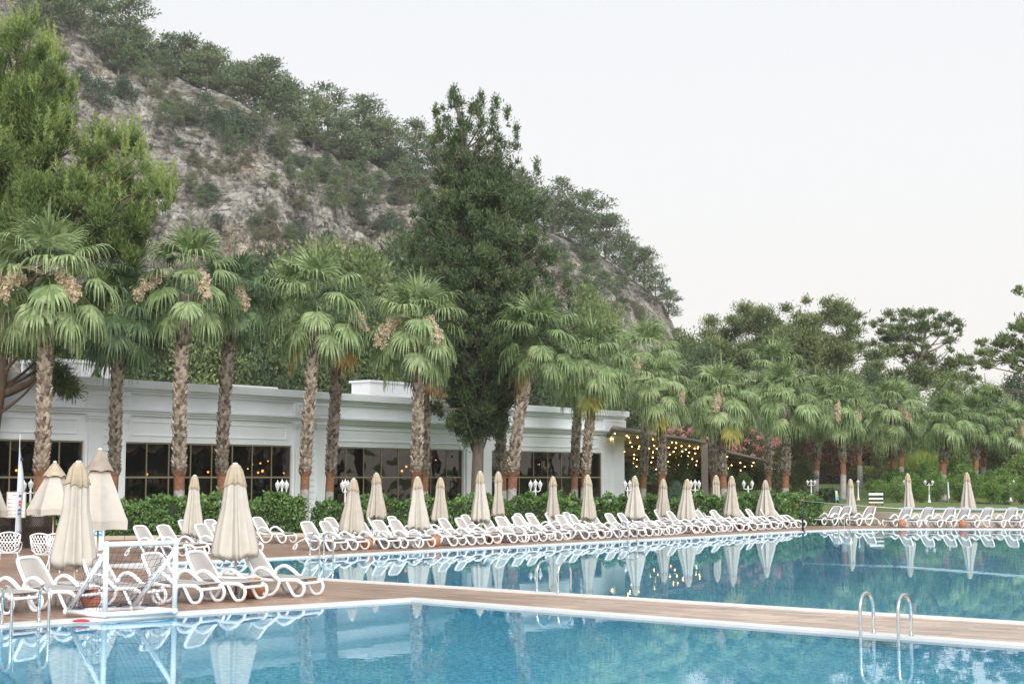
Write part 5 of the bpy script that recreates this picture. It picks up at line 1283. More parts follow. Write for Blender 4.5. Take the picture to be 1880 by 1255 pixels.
OL = Kind([tree_meshes(500+k, 6.5, 2.5, 'bush', 5200, .34, .10, .05, 7) for k in range(3)], L_OLEA, BARK)

# --- the rocky hill ------------------------------------------------------------
CREST = [(-700, -420), (-400, -300), (-100, -90), (0, -50), (100, -12), (200, 52), (300, 128), (380, 172), (470, 205), (560, 238), (650, 268), (760, 300), (860, 352), (960, 400), (1040, 436), (1100, 466), (1160, 512), (1215, 552), (1236, 600), (1262, 650), (1300, 712), (1350, 790), (1420, 850), (1600, 875)]
def crest_y(px): return lerp_tab(CREST, px)
def hill():
    nu, nv = 640, 330; vs, fs = [], []
    for i in range(nu):
        px = -160 + 1640*i/(nu-1); py = crest_y(px)
        Yc = 232 + .02*max(0, px) + 8*math.sin(px*.011); Yf = 128
        top = P(px, py, Yc); ax = top.x / Yc; zc = max(.2, top.z)
        for j in range(nv):
            t = j/(nv-1)
            if t < .8:
                s = t/.8; Y = Yf + (Yc - Yf)*s
                z = zc * (.10*s + .90*(s**1.15)) if s < 1 else zc
                env = math.sin(math.pi*min(1, s*1.02))**.6
            else:
                s = (t-.8)/.2; Y = Yc + 90*s; z = zc*(1 - .35*s*s); env = .25*(1-s)
            x = ax * Y; amp = min(1, zc/22)
            p = Vector((x*.035, Y*.035, z*.035)); r1 = noise.ridged_multi_fractal(p, .9, 2.1, 5, 1.0, 2.0) - 1.1
            r2 = noise.fractal(Vector((x*.16, Y*.16, z*.10)), .8, 2.1, 5)
            step = 5.5*((z/11.0 + .35*noise.noise(Vector((x*.02, Y*.02, 3)))) % 1.0 - .5)
            vd = noise.voronoi(Vector((x*.12 + 1.1*r2, Y*.09, z*.10 + .9*r1)))[0]; blk = min(1.2, vd[1] - vd[0])
            r3 = noise.ridged_multi_fractal(Vector((x*.13, Y*.10, z*.07)), .8, 2.2, 4, 1.0, 2.0) - 1.0
            r4 = noise.fractal(Vector((x*.5, Y*.4, z*.35)), .7, 2.2, 3)
            dz = env*amp*(.55*r4 + 2.6*r1 + 1.6*r2 + 1.7*r3 + 1.8*(blk - .35) + step*.5)
            dx = env*amp*1.4*noise.noise(Vector((x*.12, z*.12, 7.7))); dy = -env*amp*(2.2*(blk - .35) + 2.2*noise.fractal(Vector((x*.09, 2.2, z*.09)), .8, 2.1, 4) + step*.4)
            vs.append((x + dx, Y + dy, max(-.5, z + dz) if t < .8 else z + dz))
    for i in range(nu-1):
        for j in range(nv-1): fs.append((i*nv+j, (i+1)*nv+j, (i+1)*nv+j+1, i*nv+j+1))
    m = MB(); m.add(vs, fs, False); o = m.build('hill', ROCK); tag(o, kind='structure')
    return BVHTree.FromPolygons([Vector(v) for v in vs], fs)
HILL = hill()
def on_hill(px, py):
    d = ray(px, py).normalized(); h = HILL.ray_cast(Vector((0, 0, H)), d)
    return h[0] if h[0] is not None else None
def hill_down(px, Y):
    x = colX(px, Y); h = HILL.ray_cast(Vector((x, Y, 400)), Vector((0, 0, -1))); return h[0]
random.seed(77); rh = random.Random(31)
def number(objs, fmt):
    """labels by the order in which the things follow one another from the left"""
    objs = sorted(objs, key=lambda o: pxof(o.location))
    for i, o in enumerate(objs): o['label'] = fmt % nth(i)
# pines along the crest
lst = []; px = 25.0
while px < 1330:
    Y = (232 + .02*max(0, px)) + rh.uniform(-12, 10); b = hill_down(px, Y)
    want = lerp_tab([(-100, 120), (200, 122), (400, 120), (640, 120), (760, 98), (900, 95), (1000, 104), (1100, 112), (1180, 76), (1230, 60)], px) * rh.uniform(.66, 1.08)
    px += rh.uniform(18, 30)
    if b is None: continue
    s = want * b.y / F / 10.0
    lst.append(HP.place('pine_tree', (b.x, b.y, b.z - .4), (s*1.2, s*1.2, s), None, 'pine tree', 'pines along the hill crest'))
number(lst, '%s pine of the row along the hill crest against the sky')
# pines and oaks on the slope (foot pixel, height in pixels)
lst = []; lst2 = []
for px, py, hp, k in ((178, 188, 62, 1), (222, 182, 58, 1), (272, 168, 85, 0), (250, 130, 80, 0), (310, 150, 80, 0), (300, 235, 78, 0), (338, 238, 70, 0), (372, 222, 70, 1), (405, 250, 62, 1), (425, 292, 82, 0), (452, 262, 66, 1), (428, 240, 60, 1),
        (520, 300, 58, 0), (505, 345, 44, 0), (532, 335, 64, 0), (560, 360, 74, 0), (585, 340, 70, 0), (612, 392, 92, 0), (640, 350, 80, 0), (668, 384, 88, 0), (690, 360, 66, 0), (655, 400, 50, 1), (596, 330, 54, 1), (560, 262, 62, 0), (600, 282, 60, 0),
        (640, 300, 62, 0), (700, 308, 66, 0), (735, 322, 64, 1), (722, 420, 44, 1), (765, 335, 60, 1), (530, 452, 62, 0), (548, 442, 50, 1), (470, 420, 40, 1), (375, 385, 62, 0), (352, 350, 50, 0), (480, 245, 70, 0), (520, 270, 72, 0), (150, 150, 40, 1), (120, 170, 40, 1), (505, 285, 50, 1),
        (1040, 520, 80, 0), (1075, 545, 86, 0), (1110, 552, 80, 0), (1092, 500, 62, 0), (1132, 545, 56, 0), (1150, 525, 66, 0), (1180, 512, 52, 1), (1068, 475, 56, 1), (1238, 590, 62, 0), (1225, 545, 56, 0), (1020, 480, 50, 1), (1210, 530, 46, 1)):
    b = on_hill(px, py)
    if b is None: continue
    s = hp * b.y / F
    s *= .74
    if k == 0: lst.append(HP.place('pine_tree', (b.x, b.y, b.z - .3), (s/9.0, s/9.0, s/10), None, 'pine tree', 'pines rooted on the rocky slope'))
    else: lst2.append(HB.place('oak_shrub', (b.x, b.y, b.z - .3), (s/3.9, s/3.9, s/5), None, 'shrub', 'dark oak shrubs on the rocky slope'))
number(lst, '%s pine rooted on the rocky slope below the crest'); number(lst2, '%s dark rounded oak shrub on the rocky slope')
lst = []; n_ = 0
while n_ < 120:
    px = rh.uniform(120, 1230); lo = crest_y(px) + 25
    hi_ = 440 if px < 800 else (600 if px > 1000 else 0)
    if hi_ <= lo: continue
    py = rh.uniform(lo, hi_); n_ += 1
    b = on_hill(px, py)
    if b is None: continue
    if noise.noise(Vector((px*.012, py*.012, 1.5))) < -.12: continue
    hp = rh.uniform(9, 26) * (1.2 if py < lo + 60 else 1); s = hp * b.y / F
    lst.append(HB.place('scrub_bush', (b.x, b.y, b.z - .2), (s/3.4, s/3.4, s/5), None, 'bush', 'small bushes scattered on the cliff', leaf=L_SCRUB if rh.random() < .55 else L_HDARK))
for o in lst:
    p_ = pxof(o.location); o['label'] = 'small scrubby bush on the cliff ' + ('above the bright green pine' if p_ < 330 else 'above the left palms' if p_ < 560 else 'left of the cypress' if p_ < 860 else 'right of the cypress')
# wood at the foot of the hill, behind the building
lst = []
for Y, x0, x1, step, t0, t1 in ((123, 150, 780, 36, 570, 640), (132, 170, 790, 42, 480, 565), (142, 400, 800, 54, 462, 515)):
    px = x0
    while px < x1:
        top = rh.uniform(t0, t1) + (30 if px < 330 and Y > 130 else 0); g0 = hill_down(px, Y); zb = max(0, (g0.z if g0 else 0)) - .3
        h_ = P(px, top, Y).z - zb; s = h_ / 11.0
        lst.append(WD.place('broadleaf_tree', (colX(px, Y), Y, zb), (s*rh.uniform(.75, 1.0), s*.85, s), None, 'tree', 'trees at the foot of the cliff', leaf=L_WOOD if rh.random() < .5 else L_WOODD)); px += rh.uniform(.7, 1.3)*step
number(lst, '%s leafy tree of the wood between building and cliff')
lst = []
for px, Y, top in ((1000, 140, 640), (1040, 135, 600), (1085, 150, 552), (1108, 145, 575), (1135, 138, 640), (1170, 150, 655), (1215, 145, 655), (1250, 150, 635), (1282, 155, 640), (1060, 125, 650), (1200, 128, 680), (1240, 130, 670), (1290, 135, 650), (1150, 124, 690)):
    g0 = hill_down(px, Y); zb = max(0, (g0.z if g0 else 0)) - .3; h_ = P(px, top, Y).z - zb; s = h_/11
    lst.append(WD.place('broadleaf_tree', (colX(px, Y), Y, zb), (s*.75, s*.75, s), None, 'tree', 'trees at the foot of the cliff', leaf=L_WOODD if Y < 140 else L_WOOD))
number(lst, '%s tree below the cliff end right of the cypress')

# --- big pine at the upper left -------------------------------------------------------
def blob_tree(name, loc, label, cat, blobs, leaf, bark, trunk, limbs, ln, wd, dens, up, out, shell=.3, jit=.3, depth=2.2, group=None, squash=1.0, leaf2=None, seed=1):
    """crown built from sprays at given places: blobs = (px, py, radius px, depth shift)"""
    loc = Vector(loc); o = empty(name, loc, 0, label, cat, group); rnd = random.Random(seed); C, Rr, Nn = [], [], []
    for (bx, by, br, dz) in blobs:
        Y = loc.y + dz; c = P(bx, by, Y) - loc; r = br * Y / F; C.append(tuple(c)); Rr.append((r, r, r*squash)); Nn.append(r**2*dens)
    link('crown', np_mesh('crown', clump(C, Rr, Nn, ln, wd, up=up, out=out, shell=.1, jit=jit, soft=.4), 4), leaf, o)
    m = MB(); m.tube(trunk[0], trunk[1], 12)
    for pth, r0, r1 in limbs: sp_ = spline(pth, 4); m.tube(sp_, [r0 + (r1-r0)*i/(len(sp_)-1) for i in range(len(sp_))], 8)
    m.build('trunk', bark, o); return o, C
def plumes(c, r, n, ln, wd, seed):
    """upright candle-like shoots on a pine spray"""
    return None
YP = 59.8; locP = Vector((colX(2, YP), YP, 0)); bl = []
rb = random.Random(12)
outline = [(10, 62, 44), (52, 66, 40), (90, 100, 34), (20, 120, 60), (75, 140, 52), (108, 175, 40), (20, 200, 66), (80, 215, 50), (118, 225, 28), (15, 280, 62), (70, 290, 52), (105, 262, 36), (165, 290, 40), (205, 262, 42), (232, 262, 34), (245, 300, 28),
           (190, 320, 46), (150, 340, 40), (232, 345, 42), (268, 345, 30), (298, 340, 28), (306, 366, 22), (210, 390, 60), (262, 392, 40), (150, 400, 60), (90, 360, 60), (30, 360, 66), (90, 420, 60), (200, 440, 62), (250, 430, 42), (20, 440, 60), (150, 470, 60), (225, 490, 50), (60, 500, 60), (180, 540, 50), (120, 560, 55), (40, 570, 55), (10, 640, 50), (60, 660, 40), (110, 640, 30)]
for (x, y, r) in outline:
    for _ in range(5):
        bl.append((x + rb.uniform(-.7, .7)*r, y + rb.uniform(-.65, .65)*r, r*rb.uniform(.34, .62), rb.uniform(-.4, 4.5)))
for _ in range(60): bl.append((rb.uniform(-30, 100), rb.uniform(110, 560), rb.uniform(22, 40), rb.uniform(.5, 4)))
def big_pine():
    o = empty('bright_pine', locP, 0, 'large bright green pine with upright shoots at the upper left', 'pine tree'); C, Rr, Nn = [], [], []; V = []; SH = []
    for (bx, by, br, dz) in bl:
        Y = YP + dz; c = P(bx, by, Y) - locP; r = br*Y/F; C.append(np.array(c)); Rr.append(r)
        if by > 430: continue
        for k in range(int(3 + r*5)):                   # shoots: upright plumes of needles
            a = rb.uniform(0, 6.28); rad = r*rb.uniform(.2, 1.0); b = Vector((c.x + math.cos(a)*rad, c.y + math.sin(a)*rad, c.z + r*rb.uniform(-.5, .75))); SH.append((b, rb.uniform(.45, 1.0)))
    V.append(clump(C, [(r, r, r*.9) for r in Rr], [r*r*2100 for r in Rr], .23, .036, up=1.0, out=.7, shell=.25, jit=.36, soft=.25))
    sh = []
    for b, ln in SH:
        d = np.array([rb.uniform(-.18, .18), rb.uniform(-.18, .18), 1.0]); d /= np.linalg.norm(d); n = int(75*ln); t = RNG.random(n)*ln
        p = np.array(b) + d*t[:, None]; ax = d*.75 + RNG.normal(size=(n, 3))*.42; ax /= np.linalg.norm(ax, axis=1, keepdims=True); p = p + ax*.10
        sd_ = np.cross(ax, unit(n)); sd_ /= np.linalg.norm(sd_, axis=1, keepdims=True); sh.append(leaf_quads(p, ax, sd_, .19, .026))
    link('crown', np_mesh('crown', np.concatenate(V), 4), L_BPINE, o); link('young_shoots', np_mesh('young_shoots', np.concatenate(sh), 4), leafy('young_pine_shoots', (.10, .15, .04), (.18, .25, .07), (.30, .36, .13), .3, .5), o)
    q = lambda x, y, d=0: P(x, y, YP + d + (2.4 if y < 560 else 2.4*max(0, (690 - y)/130) if y < 690 else 0)) - locP
    m = MB(); tr = [q(-34, 925), q(-18, 800), q(0, 690), q(6, 560), q(20, 400), q(45, 230), q(40, 90)]; tr[0].z = -.2; tr = spline(tr, 4); m.tube(tr, [.42 - .36*i/(len(tr)-1) for i in range(len(tr))], 12)
    for pth, r0 in (([q(2, 722), q(25, 716), q(58, 700), q(80, 672)], .24), ([q(2, 722), q(-20, 735), q(-60, 760)], .2), ([q(10, 520), q(90, 440, -1), q(190, 380, -1.5), q(250, 350, -1)], .13), ([q(12, 480), q(110, 380), q(170, 310), q(210, 270)], .11), ([q(30, 330), q(80, 260), q(95, 180)], .14),
                    ([q(80, 672), q(112, 690, -.5), q(128, 712, -.5)], .08), ([q(10, 560), q(100, 540, 1), q(190, 510, 1)], .16)):
        s_ = spline(pth, 4); m.tube(s_, [r0*(1 - .75*i/(len(s_)-1)) for i in range(len(s_))], 8)
    for k in range(0, len(C), 3):
        c = Vector(C[k]); z0 = max(3.5, c.z - 2.2); b = min(tr, key=lambda v: abs(v.z - z0)); s_ = spline([b, b.lerp(c, .6) - Vector((0, 0, .3)), c], 3); m.tube(s_, [.09 - .07*i/(len(s_)-1) for i in range(len(s_))], 5)
    m.build('trunk', BARK, o)
    low = [P(x, y, YP - .6) - locP for x, y in ((104, 706), (118, 712), (132, 716), (122, 700), (96, 690), (108, 680))]
    link('low_tuft', np_mesh('low_tuft', clump([tuple(v) for v in low], [(.55, .55, .42)]*6, [420]*6, .34, .035, up=-.15, out=.8, shell=.1), 4), L_BPIND, o)
big_pine()

# --- the cypress --------------------------------------------------------------------
def cypress():
    Y0 = 75.5; loc = Vector((colX(876, Y0), Y0, 0)); o = empty('cypress_tree', loc, 0, 'tall dark broad cypress towering over the middle palms', 'cypress'); rc = random.Random(8)
    L_ = [(165, 826, 832), (185, 815, 848), (200, 797, 925), (230, 790, 938), (262, 786, 950), (300, 782, 968), (330, 786, 962), (350, 775, 985), (400, 758, 1000), (430, 746, 1010), (470, 736, 1016), (520, 738, 1038), (560, 742, 1050), (600, 750, 1052), (640, 775, 1045), (690, 812, 1000), (740, 815, 960), (790, 830, 930), (800, 850, 900)]
    lt = [(a, b) for a, b, c in L_]; rt = [(a, c) for a, b, c in L_]; C, Rr, Nn = [], [], []; m = MB()
    tr = [P(x, y, Y0) - loc for x, y in ((874, 925), (877, 850), (880, 760), (878, 600), (872, 450), (862, 330), (845, 230), (832, 172))]; tr[0].z = -.2; tr = spline(tr, 4)
    m.tube(tr, [.36*(1 - .93*i/(len(tr)-1)) for i in range(len(tr))], 12)
    y = 178.0
    while y < 800:
        a, b = lerp_tab(lt, y), lerp_tab(rt, y); hw = (b-a)/2; n = 3 + int(hw/7)
        for k in range(n):
            ang = rc.uniform(0, 6.28); rad = hw * (rc.random()**.55) * rc.uniform(.84, 1.10); x = (a+b)/2 + math.cos(ang)*rad; dz = math.sin(ang)*rad*Y0/F
            edge = rad/hw; r = (8 + 12*rc.random()) * (1.15 - .55*edge) * (.75 if y < 300 else 1)
            if y < 236 and rc.random() < .5: continue
            c = P(x, y + rc.uniform(-9, 9), Y0 + dz) - loc; rr = r*Y0/F; C.append(tuple(c)); Rr.append((rr*1.1, rr*1.1, rr*1.25)); Nn.append(rr*rr*(1900 if y > 300 else 1300))
            if k % 3 == 0:
                z0 = c.z - .9 - 1.2*edge; bb = min(tr, key=lambda v: abs(v.z - z0)); s_ = spline([bb, bb.lerp(c, .6) + Vector((0, 0, -.15)), c], 3); m.tube(s_, [.07 - .055*i/(len(s_)-1) for i in range(len(s_))], 5)
        y += 8.5
    for (x, y) in ((836, 180), (830, 166), (800, 205), (806, 225), (868, 196), (880, 188), (884, 176), (905, 205), (912, 186), (934, 205), (946, 238), (770, 360), (760, 392), (742, 440), (1000, 405), (985, 300), (1012, 470), (826, 772), (812, 756), (806, 742), (838, 780), (792, 748), (850, 778), (1044, 520), (1048, 560)):
        for q in range(3):
            c = P(x + rc.uniform(-6, 6), y + rc.uniform(-4, 14)*q*.6, Y0 + rc.uniform(-1.2, 1.2)) - loc; rr = rc.uniform(5, 10)*Y0/F; C.append(tuple(c)); Rr.append((rr*.8, rr*.8, rr*1.6)); Nn.append(rr*rr*1700)
    V = clump(C, Rr, Nn, .18, .05, up=.9, out=.7, shell=.12, jit=.42, soft=.35); link('crown', np_mesh('crown', V, 4), L_CYP, o)
    for pth in ([P(878, 770, Y0), P(850, 752, Y0-.8), P(812, 752, Y0-1.2)], [P(878, 790, Y0), P(855, 785, Y0-.6), P(832, 778, Y0-1)]):
        s_ = spline([p - loc for p in pth], 4); m.tube(s_, [.10 - .07*i/(len(s_)-1) for i in range(len(s_))], 6)
    m.build('trunk', BARKG, o)
cypress()

# --- pines on the right -----------------------------------------------------------------
def right_pine(name, px, Y, label, blobs, trunk, limbs, dens, squash, seed, ln=.36, wd=.10, split=3):
    x = colX(px, Y); zb = garden_z(x, Y) - .3; loc = Vector((x, Y, zb)); rr_ = random.Random(seed); bl_ = []
    for (bx, by, br) in blobs:
        for _ in range(split*2): bl_.append((bx + rr_.uniform(-.95, .95)*br, by + rr_.uniform(-.7, .7)*br, br*rr_.uniform(.25, .62), rr_.uniform(-3, 3)))
    q = lambda p: P(p[0], p[1], Y + (p[2] if len(p) > 2 else 0)) - loc
    tr = [q(p) for p in trunk]; tr[0].z = -.3; tr = spline(tr, 4); rs = [.34*(1 - .8*i/(len(tr)-1)) for i in range(len(tr))]
    lm = [([q(p) for p in l], .15, .03) for l in limbs]
    for (bx, by, br, dz) in bl_[::4]:
        c = P(bx, by, Y+dz) - loc; z0 = c.z - 1.6; b = min(tr, key=lambda v: abs(v.z - z0)); lm.append(([b, b.lerp(c, .6) - Vector((0, 0, .25)), c], .07, .02))
    blob_tree(name, loc, label, 'pine tree', bl_, L_RPINE, BARKG, (tr, rs), lm, ln, wd, dens, .6, .6, squash=squash, seed=seed, group='tall pines behind the right palms')
right_pine('garden_pine', 1395, 150, 'broad green pine behind the palms, left of the tallest shoots on the right', [(1330, 612, 32), (1362, 590, 36), (1400, 580, 36), (1345, 640, 46), (1400, 625, 50), (1440, 605, 40), (1380, 670, 50), (1430, 660, 46), (1320, 665, 30)],
           [(1395, 900), (1397, 760), (1400, 640), (1398, 580)], [], 800, .72, 1)
right_pine('garden_pine', 1500, 146, 'green pine with ragged upright shoots rising behind the right palms', [(1470, 585, 30), (1495, 570, 28), (1525, 575, 30), (1555, 590, 24), (1572, 600, 16), (1480, 620, 46), (1530, 620, 42), (1560, 640, 36), (1500, 660, 50), (1545, 680, 40), (1460, 640, 40), (1470, 690, 40), (1580, 660, 34), (1595, 700, 36), (1510, 700, 46), (1445, 625, 34)],
           [(1500, 900), (1502, 760), (1506, 640), (1505, 570)], [], 760, .8, 2)
right_pine('umbrella_pine', 1690, 152, 'umbrella pine with open branching against the sky on the right', [(1612, 598, 16), (1640, 590, 22), (1672, 588, 24), (1705, 585, 22), (1738, 592, 22), (1758, 606, 14), (1650, 612, 20), (1690, 608, 22), (1730, 618, 20), (1612, 640, 26), (1640, 650, 26), (1690, 660, 30), (1730, 655, 24), (1660, 680, 34), (1720, 690, 30), (1610, 680, 26), (1630, 620, 26), (1675, 640, 26), (1745, 680, 30), (1690, 700, 34)],
           [(1696, 900), (1690, 780), (1684, 700), (1692, 650), (1700, 600)], [[(1686, 700), (1670, 672), (1650, 640), (1632, 602)], [(1690, 655), (1712, 632), (1735, 606)], [(1688, 680), (1720, 668), (1745, 640)], [(1688, 668), (1672, 630), (1668, 596)]], 640, .6, 3, split=3)
right_pine('umbrella_pine', 1905, 118, 'pine branch reaching in from the right photo edge', [(1878, 535, 14), (1872, 606, 20), (1845, 628, 22), (1815, 634, 18), (1862, 640, 26), (1830, 655, 24), (1795, 660, 22), (1770, 665, 16), (1880, 650, 20), (1872, 672, 14), (1785, 690, 20), (1920, 620, 40), (1930, 560, 40), (1905, 660, 30)],
           [(1930, 900), (1935, 760), (1940, 640), (1938, 540)], [[(1938, 690), (1890, 678), (1840, 662), (1800, 668)], [(1938, 660), (1890, 640), (1850, 630)], [(1938, 600), (1905, 570), (1880, 536)]], 520, .62, 4, ln=.40, wd=.10)
# --- dense planting between the right palms and the pines ---------------------------------------
lst = []; rg = random.Random(9)
for Y, x0, x1, st, t0, t1 in ((134, 1290, 1900, 46, 690, 760), (126, 1560, 1900, 56, 745, 800), (142, 1560, 1640, 36, 660, 720)):
    px = x0
    while px < x1:
        x = colX(px, Y); zb = garden_z(x, Y) - .2; h_ = P(px, rg.uniform(t0, t1), Y).z - zb; s = h_/11
        lst.append(WD.place('garden_tree', (x, Y + rg.uniform(-2, 2), zb), (s*1.05, s*1.0, s), None, 'tree', 'dark trees behind the right palms', leaf=L_WOODD if rg.random() < .45 else L_WOOD)); px += rg.uniform(.7, 1.3)*st
number(lst, '%s dense dark tree in the bank behind the right palms')
fl_meshes = {}
def oleander(px, Y, top, s_w, leaf, flowers, name, label, cat, group):
    x = colX(px, Y); zb = max(0, garden_z(x, Y) - .6) if px > 1480 else 0; h_ = P(px, top, Y).z - zb; s = h_/6.5
    o = OL.place(name, (x, Y, zb), (s*s_w, s*s_w, s), label, cat, group, leaf=leaf)
    if flowers:
        key = OL.i % 3
        if key not in fl_meshes:
            C = [(math.cos(a)*r_, math.sin(a)*r_, z) for a, r_, z in ((RNG.uniform(0, 6.28), RNG.uniform(1.5, 2.9), RNG.uniform(2.6, 6.4)) for _ in range(60))]
            me = np_mesh('flowers', clump(C, [(.32, .32, .24)]*60, [24]*60, .20, .15, up=.3, out=.6, shell=.2), 4); me.materials.append(L_PINK); fl_meshes[key] = me
        link('flowers', fl_meshes[key], None, o)
    return o
for i, (px, Y, top, sw, k) in enumerate(((1150, 132, 830, .75, 1), (1232, 126, 790, .8, 1), (1270, 124, 780, .85, 1), (1318, 124, 790, .8, 0), (1352, 123, 790, .9, 1), (1385, 122, 796, .9, 1), (1420, 126, 800, .8, 1), (1455, 127, 815, .8, 0), (1480, 122, 780, .9, 2), (1528, 122, 770, .9, 2), (1590, 124, 790, .8, 2), (1180, 130, 850, .6, 1))):
    if k == 2: oleander(px, Y, top, sw, L_PRUNUS, False, 'plum_tree', ('left', 'middle', 'right')[(i - 8) % 3] + ' dark red leaved tree behind the palms right of the pergolas', 'tree', 'red leaved trees')
    else: oleander(px, Y, top, sw, L_OLEA, k == 1, 'oleander_bush', nth(i) + (' oleander full of pink flowers by the pergolas' if k else ' olive green bush by the pergolas'), 'bush', 'bushes behind the pergolas')
for px, Y, top, leaf, lb in ((1245, 108, 838, L_CITRUS, 'feathery green shrub under the large pergola'), (1222, 106, 862, L_OLEA, 'olive green shrub behind the two pergola palms'), (1282, 118, 848, L_OLEA, 'green shrub at the back of the large pergola'), (1240, 96, 889, L_BLUEB, 'rounded blue green bush under the large pergola'), (1150, 100, 855, L_WOODD, 'dark bush between the building corner and the pergola'),
                             (1395, 112, 850, L_OLEA, 'olive green shrub at the right pergola post'), (1370, 110, 872, L_CITRUS, 'light green shrub under the smaller pergola'), (1455, 108, 800, L_OLEA, 'loose tall shrub between palms right of the smaller pergola'), (1475, 105, 850, L_OLEA, 'olive bush left of the fence'), (1330, 108, 860, L_WOODD, 'dark bush behind the big pergola post'),
                             (1610, 112, 842, L_OLEA, 'loose shrub right of the iron fence')):
    x = colX(px, Y); zb = garden_z(x, Y) - .1 if px > 1480 else 0; h_ = P(px, top, Y).z - zb; s = h_/6.5; OL.place('garden_shrub', (x, Y, zb), (s*.85, s*.85, s), lb, 'shrub', 'shrubs around the pergolas', leaf=leaf)
ct = []
for px, Y, top, w_ in ((1640, 104, 862, 1.0), (1672, 102, 868, 1.0), (1700, 108, 852, 1.0), (1690, 101, 866, 1.0), (1752, 112, 850, 1.0), (1772, 106, 856, 1.0), (1815, 102, 868, 1.1), (1838, 103, 866, 1.1), (1880, 104, 835, 1.1), (1600, 103, 880, .8), (1622, 100, 885, .8)):
    x = colX(px, Y); zb = garden_z(x, Y); h_ = P(px, top, Y).z - zb; s = h_/3.4; ct.append(CT.place('citrus_tree', (x, Y, zb - .05), (s*w_, s*w_, s), None, 'tree', 'small round citrus trees on the lawn'))
for px, Y, top, w_ in ((1648, 92, 880, .9), (1690, 90, 893, .8), (1718, 95, 872, 1.0), (1760, 94, 876, 1.0), (1822, 90, 884, 1.0), (1842, 92, 878, 1.0), (1875, 90, 890, .9), (1612, 96, 884, .8), (1782, 98, 868, 1.0), (1668, 97, 872, .9)):
    x = colX(px, Y); zb = garden_z(x, Y); h_ = P(px, top, Y).z - zb; s = h_/3.4; ct.append(CT.place('citrus_tree', (x, Y, zb - .05), (s*w_*1.15, s*w_*1.15, s), None, 'tree', 'small round citrus trees on the lawn'))
number(ct, '%s small round bright green tree on the lawn behind the wall')
lst = []
for k in range(12):
    x, y = 74 + rg.uniform(-4, 6), 8 + k*6.2; s = rg.uniform(13, 19)/11
    lst.append(WD.place('broadleaf_tree', (x, y, -.1), (s*1.1, s*1.1, s), None, 'tree', 'trees along the right side of the pools', leaf=L_WOODD))
for i, o in enumerate(lst): o['label'] = 'tree beyond the right photo edge, mirrored in the dark restaurant windows'
# lime ornamental grasses, clipped hedges, fence, stone walls
def grass_clump(px, Y, top, label):
    x = colX(px, Y); zb = garden_z(x, Y) - .1; h_ = P(px, top, Y).z - zb; n = 2600
    a = RNG.uniform(0, 6.28, n); b = np.stack([np.cos(a), np.sin(a), 0*a], 1)*RNG.uniform(0, .9, n)[:, None]; ax = b*.35/.9 + np.array([0, 0, 1.]) + RNG.normal(size=(n, 3))*.13; ax /= np.linalg.norm(ax, axis=1, keepdims=True)
    ln = h_*RNG.uniform(.35, 1, n); sd_ = np.cross(ax, unit(n)); sd_ /= np.linalg.norm(sd_, axis=1, keepdims=True); c = b*np.array([1, 1, 0]) + ax*ln[:, None]*.5
    o = empty('ornamental_grass', (x, Y, zb), 0, label, 'grass clump', 'lime ornamental grasses'); link('blades', np_mesh('blades', leaf_quads(c, ax, sd_, ln, .09), 4), L_LIME, o)
for px, Y, top, lb in ((1676, 116, 842, 'left lime green clump of tall grass behind the lawn trees'), (1696, 115, 822, 'tallest lime green clump of grass behind the lawn trees'), (1706, 117, 835, 'right lime green clump of tall grass behind the lawn trees')): grass_clump(px, Y, top, lb)
def box_hedge(px0, px1, Y, ytop, ybot, leaf, label):
    a, b = P(px0, ytop, Y), P(px1, ytop, Y); zb = P(px0, ybot, Y).z; o = empty('clipped_hedge', (a.x, Y, zb), 0, label, 'hedge', 'clipped hedges on the terrace'); W_, h_ = b.x-a.x, a.z-zb
    MB().span(.05, W_-.05, .1, 1.3, -.3, h_*.92).build('twigs', HEDGEIN, o); n = int(W_*(h_+1.4)*150); p = np.stack([RNG.random(n)*W_, RNG.uniform(-.05, .1, n), RNG.random(n)*h_], 1); t = RNG.random(n) < .5
    p[t, 1] = RNG.random(t.sum())*1.3; p[t, 2] = h_ + RNG.normal(size=t.sum())*.06; ax = unit(n)*.6 + np.array([0, -.5, .6]); ax /= np.linalg.norm(ax, axis=1, keepdims=True); sd_ = np.cross(ax, unit(n)); sd_ /= np.linalg.norm(sd_, axis=1, keepdims=True)
    link('leaves', np_mesh('leaves', leaf_quads(p, ax, sd_, .24, .13), 4), leaf, o)
box_hedge(1505, 1545, 122, 850, 872, L_CITRUS, 'bright clipped hedge above the iron fence, left part'); box_hedge(1548, 1610, 123, 858, 874, L_LIME, 'yellow green clipped hedge above the iron fence'); box_hedge(1510, 1540, 92, 900, 925, L_WOODD, 'dark round clipped bush before the terrace wall')
box_hedge(1800, 1858, 88, 926, 940, L_WOODD, 'low dark planting at the foot of the right lamp post')
def fence():
    Y = 120; a, b = P(1500, 872, Y), P(1640, 872, Y); zb = P(1500, 894, Y).z; o = empty('iron_fence', (a.x, Y, zb), 0, 'dark iron railing on the terrace behind the net post', 'fence'); W_, h_ = b.x-a.x, a.z-zb; m = MB(); x = 0
    while x < W_: m.span(x, x+.035, 0, .035, 0, h_); x += .16
    m.build('bars', BLACKM, o); r_ = MB(); r_.span(0, W_, -.01, .045, h_-.05, h_+.002); r_.span(0, W_, -.01, .045, .1, .15)
    for k in range(6): r_.span(W_*k/5-.04, W_*k/5+.04, -.02, .06, -.2, h_+.12)
    r_.build('rails', BLACKM, o)
fence()
